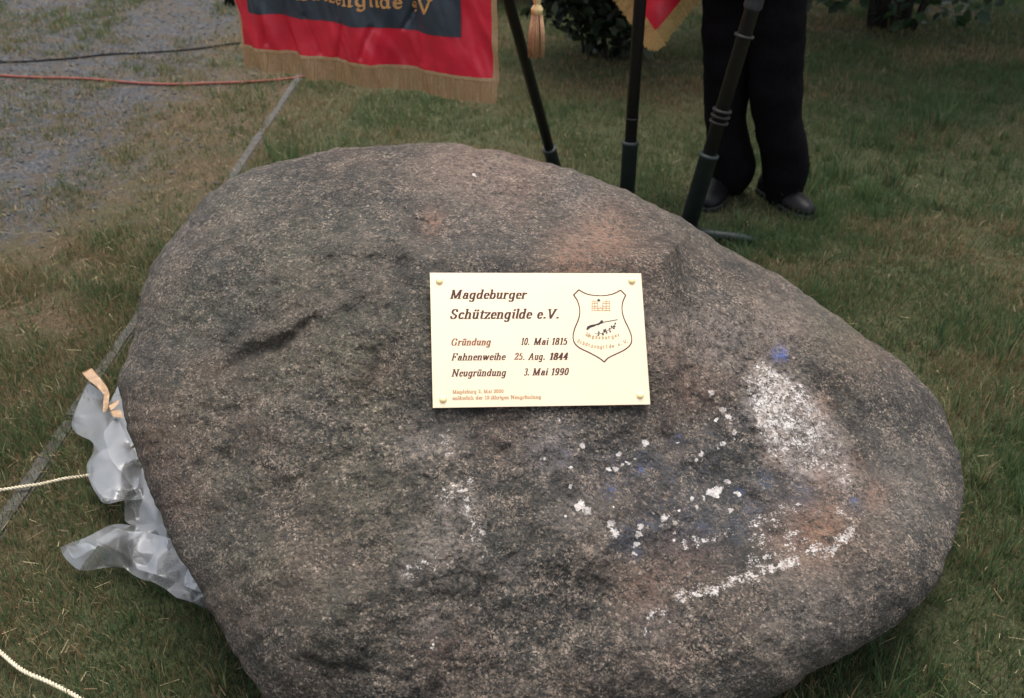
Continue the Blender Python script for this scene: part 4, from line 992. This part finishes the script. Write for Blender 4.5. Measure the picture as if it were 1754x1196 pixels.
# ------------------------------------------------------------------ plastic sheet
SH = [(150, 655), (135, 690), (124, 712), (121, 733), (133, 745), (150, 752), (160, 757), (163, 772), (147, 796), (150, 815), (160, 838), (175, 861), (184, 864), (200, 860), (214, 856), (213, 878), (214, 893), (226, 900),
      (205, 897), (185, 900), (168, 910), (145, 922), (118, 930), (103, 938), (106, 950), (120, 965), (136, 980), (160, 976), (190, 971), (214, 973), (228, 985), (246, 994), (262, 997), (285, 1010), (302, 1024), (330, 1032), (370, 1050),
      (400, 1000), (380, 900), (330, 800), (290, 700), (250, 640), (215, 640), (200, 665), (188, 690), (172, 668)]
def film_h(px, py):
    P = np.stack([px*.01, py*.01, 0*px], -1)
    r1 = np.abs(fbm(P, 2.6, 3, 31)); r2 = np.abs(fbm(P+9, 5.5, 2, 37))
    base = .03+.05*np.exp(-(((px-190)/60)**2+((py-800)/90)**2))+.04*np.exp(-(((px-160)/60)**2+((py-935)/30)**2))+.06*sstep(220, 330, px)*sstep(1000, 850, py)
    return np.maximum(.006, base+.038*(.28-r1)+.009*(.25-r2))
def film(name, poly, extra, parent, m, n_in=190, solid=True):
    poly = [tuple(p) for p in poly]; bp_ = []
    for (x0, y0), (x1, y1) in zip(poly, poly[1:]+poly[:1]):
        n = max(1, int(math.hypot(x1-x0, y1-y0)/16))
        for k in range(n): bp_.append((x0+(x1-x0)*k/n, y0+(y1-y0)*k/n))
    A2 = np.array(poly); mn, mx_ = A2.min(0), A2.max(0); ins = []
    while len(ins) < n_in:
        q = mn+(mx_-mn)*rng.random(2)
        if poly_mask(np.array([q[0]]), np.array([q[1]]), poly)[0]: ins.append(tuple(q))
    pts = [Vector(p) for p in bp_+ins]; nb_ = len(bp_)
    r = geometry.delaunay_2d_cdt(pts, [(k, (k+1) % nb_) for k in range(nb_)], [], 1, .01)
    co = np.array([tuple(v) for v in r[0]]); h = film_h(co[:, 0], co[:, 1])+extra
    me = bpy.data.meshes.new(name); me.from_pydata([tuple(p) for p in gnd_h(co[:, 0], co[:, 1], h)], [], [list(f) for f in r[2]]); me.update()
    o = link(name, me, parent, m, True)
    ca = me.attributes.new('crease_edge', 'FLOAT', 'EDGE'); ca.data.foreach_set('value', (rng.random(len(me.edges))**2*.75).astype(np.float32))
    sb = o.modifiers.new('subdivision', 'SUBSURF'); sb.subdivision_type = 'CATMULL_CLARK'; sb.boundary_smooth = 'PRESERVE_CORNERS'; sb.levels = 2; sb.render_levels = 2
    return o
def gnd_h(px, py, h):
    r = ray(px, py); t = (h-CAM[2])/r[:, 2]; return CAM+r*t[:, None]
pl = empty('plastic_sheet', gnd(200, 850)); tag(pl, 'crumpled translucent plastic sheet with brown tape poking out beside the left foot of the boulder', 'plastic sheet')
film('film', SH, 0, pl, M['plastic'])
film('folded_layer', [(166, 775), (150, 797), (158, 830), (182, 860), (213, 852), (236, 800), (230, 770), (205, 790), (190, 765)], .014, pl, M['plastic'], 14)
film('folded_layer', [(200, 712), (240, 800), (236, 848), (208, 808), (190, 790), (176, 740)], .020, pl, M['plastic'], 10)
film('folded_layer', [(165, 925), (200, 905), (230, 905), (300, 925), (345, 1015), (270, 985), (235, 975), (215, 950)], .018, pl, M['plastic'], 16)
film('folded_layer', [(113, 935), (150, 930), (172, 940), (150, 945), (125, 962)], .012, pl, M['plastic'], 5)
film('tape', [(139, 636), (158, 630), (184, 664), (188, 676), (178, 678), (163, 660), (148, 648)], .030, pl, M['tape'], 20)
film('tape', [(178, 670), (189, 668), (184, 706), (176, 706)], .034, pl, M['tape'], 8)
film('tape', [(186, 694), (203, 684), (206, 690), (190, 704)], .040, pl, M['tape'], 6)
film('tape', [(186, 702), (207, 702), (212, 716), (194, 714)], .032, pl, M['tape'], 6)

# ------------------------------------------------------------------ ropes, hose, cable
def gpath(pts, h, n):
    P = np.array([gnd(x, y, h) for x, y in pts]); Q = catmull(P, n); Q[:, 2] = h+gheight(Q[:, 0], Q[:, 1]); return Q
def rope(pts, h, label):
    P = gpath(pts, h, 900); Q = P.copy(); Q[:, 2] += .003*fbm(P, 12, 2, 3)
    s = np.concatenate([[0], np.cumsum(np.linalg.norm(np.diff(Q, axis=0), axis=1))]); T, Nn, Bb = frames(Q)
    root = empty('cord', Q[len(Q)//2]); tag(root, label, 'cord')
    for k in range(2):
        a = s/.016*2*math.pi+k*math.pi; c = Q+.0021*(np.cos(a)[:, None]*Nn+np.sin(a)[:, None]*Bb)
        tube_obj('strand', c, .0024, M['rope'], root, 6)
rope([(-160, 868), (-60, 850), (0, 838), (60, 829), (110, 818), (150, 812), (200, 800), (260, 790)], .022, 'cream twisted cord running from the left edge under the plastic sheet')
rope([(-120, 1020), (-50, 1080), (0, 1118), (40, 1150), (90, 1172), (135, 1196), (220, 1250), (300, 1330)], .028, 'cream twisted cord across the grass in the bottom left corner')
tag(tube_obj('hose', gpath([(-80, 124), (0, 128), (60, 131), (130, 133), (220, 141), (300, 145), (380, 144), (450, 139), (510, 131), (580, 116), (690, 98), (790, 88)], .009, 160), .0062, M['hose']), 'thin red rubber hose lying across the gravel towards the banner', 'hose')
tag(tube_obj('cable', gpath([(-80, 108), (0, 107), (60, 104), (120, 100), (190, 92), (250, 89), (330, 83), (400, 74), (480, 66), (560, 60)], .006, 160), .0048, M['cable']), 'thin black cable lying across the weedy gravel beyond the red hose', 'cable')
# small ribbed black foot at the top edge
bx = gnd(399, 9); bf = empty('black_case', bx); tag(bf, 'small black ribbed case on the gravel at the top edge left of the banner', 'case')
np_obj('shell', [box_part(bx+np.array([0, .05, .085]), (.048, 0, 0), (0, .05, 0), (0, 0, .070))], M['cable'], bf, False)
for k in range(5): np_obj('rib', [box_part(bx+np.array([-.040+.02*k, -.004, .050]), (.006, 0, 0), (0, .006, 0), (0, 0, .050))], M['sole'], bf, False)

# ------------------------------------------------------------------ shrubs and tree
def leaf_mesh(name, L_=.07, W_=.045):
    pts = [(0, 0, 0), (.3, -.38, .05), (.62, -.5, .03), (1, 0, -.10), (.62, .5, .03), (.3, .38, .05), (.5, 0, -.03)]
    V = [(x*L_, y*W_, z*L_) for x, y, z in pts]; me = bpy.data.meshes.new(name)
    me.from_pydata(V, [], [(0, 1, 6), (1, 2, 6), (2, 3, 6), (3, 4, 6), (4, 5, 6), (5, 0, 6)]); return me
def rot_np(n, down=.0):
    """random leaf frames, tips drooping"""
    a = rng.random(n)*2*math.pi; el = rng.normal(-.35-down, .5, n); roll = rng.normal(0, .6, n)
    x = np.stack([np.cos(a)*np.cos(el), np.sin(a)*np.cos(el), np.sin(el)], 1)
    s = np.stack([-np.sin(a), np.cos(a), 0*a], 1); u = np.cross(x, s); y = s*np.cos(roll)[:, None]+u*np.sin(roll)[:, None]; z = np.cross(x, y)
    return x, y, z
LCOL = {}
def shrub(name, base, stems, crown, label, cat, cols, nleaf, leafL, seed, single=120):
    """crown: list of (cx,cy,cz,rx,ry,rz) lobes relative to base"""
    r_ = np.random.default_rng(seed); root = empty(name, base); tag(root, label, cat)
    base = np.array(base)
    for (dx, dy, tx, ty, tz, r0) in stems:
        P = catmull([base+(dx, dy, -.03), base+(dx*.9+tx*.2, dy*.9+ty*.2, tz*.35), base+(dx*.5+tx*.6, dy*.5+ty*.6, tz*.7), base+(tx, ty, tz)], 16)
        P[:, :2] += .022*np.stack([fbm(P, 8, 2, seed), fbm(P+4, 8, 2, seed)], 1)
        tube_obj('stem', P, np.linspace(r0, r0*.35, 16), M['bark'], root, 9)
    C = []
    vol = np.array([c[3]*c[4]*c[5] for c in crown]); vol = vol/vol.sum()
    for c, w_ in zip(crown, vol):
        n = int(nleaf*w_); d = r_.normal(size=(n, 3)); d /= np.linalg.norm(d, axis=1)[:, None]
        q = r_.random(n)**.28
        p = d*q[:, None]*np.array(c[3:])+np.array(c[:3])
        C.append(p)
    C = np.vstack(C); C = C[fbm(C, 5, 3, seed) > -.18]; C = base+C; C = C[C[:, 2] > .05]
    n = len(C); x, y, z = rot_np(n); s = leafL*(.7+.6*r_.random(n))
    lp = np.array([(0, 0, 0), (.3, -.26, .05), (.62, -.34, .03), (1, 0, -.10), (.62, .34, .03), (.3, .26, .05)])
    cl = np.array(cols); tint = cl[r_.integers(0, len(cl), n)]*(.75+.5*r_.random(n))[:, None]
    ppx, ppy, _ = proj(C); vis = np.where((ppy > -8) & (ppx > 0) & (ppx < 1754))[0]
    near = vis[np.argsort(C[vis, 1])][:single] if single else []
    mask = np.ones(n, bool); mask[near] = False
    Vv = C[:, None]+s[:, None, None]*(lp[None, :, 0:1]*x[:, None]+lp[None, :, 1:2]*y[:, None]+lp[None, :, 2:3]*z[:, None])
    Vm = Vv[mask].reshape(-1, 3); k = np.arange(mask.sum())[:, None]*6
    F = np.concatenate([k+np.array([[0, 1, 2, 3]]), k+np.array([[0, 3, 4, 5]])])
    me = mesh_np('foliage', Vm, F); cattr(me, 'tint', np.repeat(tint[mask], 6, 0)); o = link('foliage', me, root, M['leaf'], False); o['kind'] = 'stuff'
    protos = []
    for c in cols:
        me = bpy.data.meshes.new('leaf'); me.from_pydata([tuple(p) for p in lp], [], [(0, 1, 2, 3), (0, 3, 4, 5)]); cattr(me, 'tint', np.tile(np.array(c), (6, 1))); me.materials.append(M['leaf']); protos.append(me)
    for q in near:
        o = bpy.data.objects.new('leaf', protos[q % len(protos)]); COL.objects.link(o); o.parent = root
        R_ = Matrix([[x[q][a]*s[q], y[q][a]*s[q], z[q][a]*s[q], C[q][a]-base[a]] for a in range(3)]+[[0, 0, 0, 1]]); o.matrix_local = R_
    return root
gb = gnd(1046, 98)
shrub('bush', gb, [(-.10, .02, -.25, .05, .9, .014), (-.04, -.03, -.1, -.1, 1.0, .016), (.02, .03, .12, .1, 1.1, .018), (.07, 0, .25, 0, .9, .014), (.11, .03, .35, .1, .8, .012), (-.14, .05, -.3, .2, .7, .010), (.04, -.05, .1, -.2, .8, .012)],
      [(0, 0, .75, .55, .5, .42), (-.14, -.05, .33, .32, .28, .18), (.22, 0, .30, .22, .25, .20), (.02, 0, .16, .20, .2, .17), (.0, .2, 1.1, .4, .4, .35)],
      'dark leafy bush standing on the lawn behind the middle flagpole', 'bush', [(.018, .030, .016), (.026, .045, .022), (.012, .022, .014), (.04, .06, .03)], 9500, .062, 3)
gb2 = gnd(850, 8)
shrub('bush', gb2+np.array([0, .5, 0]), [(-.1, 0, -.2, 0, .8, .014), (.05, 0, .1, .1, .9, .014), (.1, .02, .3, 0, .8, .012)],
      [(0, 0, .6, .55, .5, .4), (.25, -.25, .25, .35, .3, .2), (-.1, 0, .2, .35, .3, .2)],
      'green bush behind the gold tassel at the top edge', 'bush', [(.02, .04, .02), (.035, .06, .03), (.05, .08, .03)], 6500, .06, 8, 60)
gt = gnd(1528, 52)
shrub('tree', gt, [(-.12, 0, -.9, -.1, 2.6, .020), (-.05, .04, -.2, .3, 3.0, .042), (.0, -.02, .3, -.1, 3.0, .024), (.06, .03, .7, .1, 2.7, .034), (.11, 0, 1.2, .2, 2.4, .016), (-.08, .08, -.5, .5, 2.6, .022), (.03, .08, .2, .8, 2.6, .026), (-.02, -.06, -.3, -.5, 1.2, .010), (.09, -.05, .5, -.4, 1.1, .009)],
      [(.3, .3, 2.9, 1.9, 1.7, 1.0), (.9, -.2, 2.2, 1.0, 1.0, .6), (-.7, .4, 2.3, .9, .9, .6), (.05, .0, .30, .55, .45, .24), (.0, -.15, .12, .16, .12, .10), (.95, .1, .34, .40, .4, .20), (-.42, .1, .34, .35, .4, .22), (.0, .1, .8, 1.2, .8, .35)],
      'low branching tree with several thin trunks at the top right of the lawn', 'tree', [(.022, .045, .020), (.035, .065, .028), (.05, .085, .035)], 26000, .075, 5, 140)

# ------------------------------------------------------------------ grass, weeds, pebbles
def cone_sample(n, ylo, yhi, power=1.0):
    y = ylo+(yhi-ylo)*rng.random(n)**power
    d = y*math.cos(PITCH)+1.6*math.sin(PITCH)
    hw = .56*d+.35
    x = (rng.random(n)*2-1)*hw
    keep = rng.random(n) < hw/(.56*(yhi*math.cos(PITCH)+1.6*math.sin(PITCH))+.35)
    return x[keep], y[keep]
GREEN = np.array([[.100, .150, .060], [.066, .118, .050], [.130, .165, .068], [.046, .092, .044], [.175, .180, .085]])
STRAW = np.array([[.27, .22, .12], [.24, .155, .085], [.34, .28, .16], [.19, .13, .07]])
BP = np.array([0.0, 0.0])
rimg = gnd_h(rim[:, 0], rim[:, 1], np.zeros(NT))
foot_c = np.array([.03, 1.72]); 
def blades(name, n_tuft, per, ylo, yhi, dens, hmu, label, cat, straw, power=1.0, width=.0022, segs=2, spread=.018, lean=.75):
    x, y = cone_sample(n_tuft, ylo, yhi, power)
    k = dens(x, y) > rng.random(len(x)); x, y = x[k], y[k]
    # nothing grows inside the stone
    inside = (((x-foot_c[0])/.46)**2+((y-foot_c[1])/.42)**2) < 1
    x, y = x[~inside], y[~inside]; nt = len(x)
    P = np.stack([x, y, 0*x], 1)
    big = fbm(P, 1.1, 4, 101)*1.5; mid = fbm(P, 5.5, 3, 111)*1.5
    th_ = hmu*(1+.5*mid+.35*big)*(.6+.8*rng.random(nt))
    lush = big+.6*mid
    st = np.clip(straw(x, y)-.30*lush, .02, .95)
    idx = np.repeat(np.arange(nt), per); n = len(idx)
    a = rng.random(n)*2*math.pi; q = np.abs(rng.normal(0, 1, n))
    bx_ = x[idx]+np.cos(a)*q*spread; by_ = y[idx]+np.sin(a)*q*spread
    bz_ = gheight(bx_, by_)-.003
    h = th_[idx]*(.5+.8*rng.random(n)); le = np.clip(np.abs(rng.normal(.35, .35, n))*lean+.1, 0, 1.25)
    a2 = a+rng.normal(0, .8, n); dx, dy = np.cos(a2), np.sin(a2)
    w_ = width*(.6+.8*rng.random(n))*(1+.18*np.maximum(by_-2, 0))
    tw = rng.random(n)*math.pi; sx, sy = np.cos(tw), np.sin(tw)
    b0 = np.stack([bx_, by_, bz_], 1); S = np.stack([sx, sy, 0*sx], 1)*w_[:, None]/2
    mid_ = b0+np.stack([dx*np.sin(le*.6)*h*.55, dy*np.sin(le*.6)*h*.55, np.cos(le*.6)*h*.55], 1)
    tipp = mid_+np.stack([dx*np.sin(le*1.5)*h*.5, dy*np.sin(le*1.5)*h*.5, np.cos(le*1.5)*h*.5], 1)
    tipp[:, 2] = np.maximum(tipp[:, 2], bz_+.004)
    if segs == 2:
        V = np.stack([b0-S, b0+S, mid_+S*.85, mid_-S*.85, tipp], 1).reshape(-1, 3); o = np.arange(n)[:, None]*5
        F = [np.concatenate([o+np.array([[0, 1, 2, 3]])]), o+np.array([[3, 2, 4]])]; m_ = 5
    else:
        V = np.stack([b0-S, b0+S, tipp], 1).reshape(-1, 3); o = np.arange(n)[:, None]*3; F = [o+np.array([[0, 1, 2]])]; m_ = 3
    me = mesh_np(name, V, F)
    isst = rng.random(n) < st[idx]*(.5+.5*rng.random(n)*1.6)
    gi = np.clip((rng.normal(0, .9, n)+2-1.3*lush[idx]).astype(int), 0, 4)
    col = GREEN[gi]; col = np.where(isst[:, None], STRAW[rng.integers(0, 4, n)], col)*(.75+.5*rng.random(n))[:, None]
    cattr(me, 'tint', np.repeat(col, m_, 0))
    return tag(link(name, me, None, M['blade'], False), label, cat, None, 'stuff')
def d_lawn(x, y):
    s = side(x, y); g = gravelness(x, y); P = np.stack([x, y, 0*x], 1); n = fbm(P, 3.5, 3, 131)
    r = np.clip(.85+.5*n, .35, 1)
    r = np.where(s > 0, sstep(-.12, .40, n+.22*sstep(2.8, 1.8, y))*(1-g)*sstep(4.6, 2.4, y), r*(1-.9*g*(s > 0)))
    r = np.where(np.abs(s) < .032, r*(.22+.5*sstep(2.8, 2.2, y)), r)
    return np.clip(r, 0, 1)
def st_lawn(x, y):
    s = side(x, y); r = .15+.12*sstep(3.5, 5, y)-.10*sstep(.5, 2, x)
    r = np.where(s > -.35, r+.36, r); return r+.55*sstep(.10, .35, fbm(np.stack([x, y*1.5, 0*x], -1), 2.3, 3, 301))
blades('lawn_grass', 112000, 6, 1.0, 3.7, lambda x, y: d_lawn(x, y)*sstep(3.7, 2.6, y), .034, 'short trampled lawn grass around the boulder', 'grass', st_lawn, 1.0, .0019, 2)
blades('far_lawn_grass', 150000, 5, 2.5, 7.6, lambda x, y: d_lawn(x, y)*sstep(2.5, 3.5, y), .030, 'short lawn grass behind the boulder and under the flags', 'grass', st_lawn, 1.0, .0026, 1, .022)
blades('long_grass', 4200, 16, 1.0, 5.0, lambda x, y: np.clip(.9*sstep(5, 3, y)*d_lawn(x, y)*sstep(-.1, .25, fbm(np.stack([x, y, 0*x], 1), 1.7, 3, 141)+.22*(x > .8)*(y < 2.6)), 0, 1), .075, 'longer green grass tufts scattered beside the boulder', 'grass', lambda x, y: .12+0*x, 1.0, .0032, 2, .016, .6)
def d_weed(x, y):
    s = side(x, y); P = np.stack([x, y, 0*x], 1); n = fbm(P, 2.4, 3, 151)+.5*fbm(P, 8, 2, 161)
    return np.where(s > .02, sstep(-.22, .35, n+.6*(1-gravelness(x, y)))*.95, 0)
blades('weeds_on_gravel', 44000, 8, 1.8, 7.8, d_weed, .030, 'sparse weeds and dry grass growing through the grey gravel', 'weeds', lambda x, y: .45+0*x, .8, .0034, 1, .026, .9)
# dry straw lying flat
def straw_bits(n):
    x, y = cone_sample(n, 1.0, 6.5); k = rng.random(len(x)) < np.where(side(x, y) > -.4, .9, .35); x, y = x[k], y[k]; n = len(x)
    a = rng.random(n)*2*math.pi; l = .012+.03*rng.random(n); w_ = .0006+.0007*rng.random(n)
    z = gheight(x, y)+.006+.016*rng.random(n); d = np.stack([np.cos(a), np.sin(a), rng.normal(0, .2, n)], 1); s = np.stack([-np.sin(a), np.cos(a), 0*a], 1)
    c = np.stack([x, y, z], 1); V = np.stack([c-d*l[:, None]/2-s*w_[:, None], c-d*l[:, None]/2+s*w_[:, None], c+d*l[:, None]/2+s*w_[:, None], c+d*l[:, None]/2-s*w_[:, None]], 1).reshape(-1, 3)
    me = mesh_np('dry_straw', V, np.arange(4*n).reshape(-1, 4)); cattr(me, 'tint', np.repeat(STRAW[rng.integers(0, 4, n)], 4, 0))
    tag(link('dry_straw', me, None, M['blade'], False), 'dry straw and dead blades lying among the grass', 'straw', None, 'stuff')
straw_bits(14000)
def pebbles(n):
    x, y = cone_sample(n, 2.4, 7.8, .9); k = rng.random(len(x)) < np.clip(gravelness(x, y)+.10*(side(x, y) > 0), 0, 1); x, y = x[k], y[k]; n = len(x)
    o = np.array([(1, 0, 0), (-1, 0, 0), (0, 1, 0), (0, -1, 0), (0, 0, 1), (0, 0, -1)], float); f = np.array([[0, 2, 4], [2, 1, 4], [1, 3, 4], [3, 0, 4], [2, 0, 5], [1, 2, 5], [3, 1, 5], [0, 3, 5]])
    s = (.003+.007*rng.random(n)**3); a = rng.random(n)*6.28; jit = .75+.5*rng.random((n, 6, 3)); v = o[None]*jit
    c_, s_ = np.cos(a), np.sin(a); vx = v[..., 0]*c_[:, None]-v[..., 1]*s_[:, None]; vy = v[..., 0]*s_[:, None]+v[..., 1]*c_[:, None]
    V = np.stack([x[:, None]+vx*s[:, None]*1.2, y[:, None]+vy*s[:, None], (gheight(x, y)+s*.3)[:, None]+v[..., 2]*s[:, None]*.6], -1).reshape(-1, 3)
    F = (np.arange(n)[:, None, None]*6+f[None]).reshape(-1, 3)
    tag(link('gravel_stones', mesh_np('gravel_stones', V, F), None, M['pebble'], False), 'loose grey gravel stones at the upper left', 'gravel', None, 'stuff')
pebbles(30000)
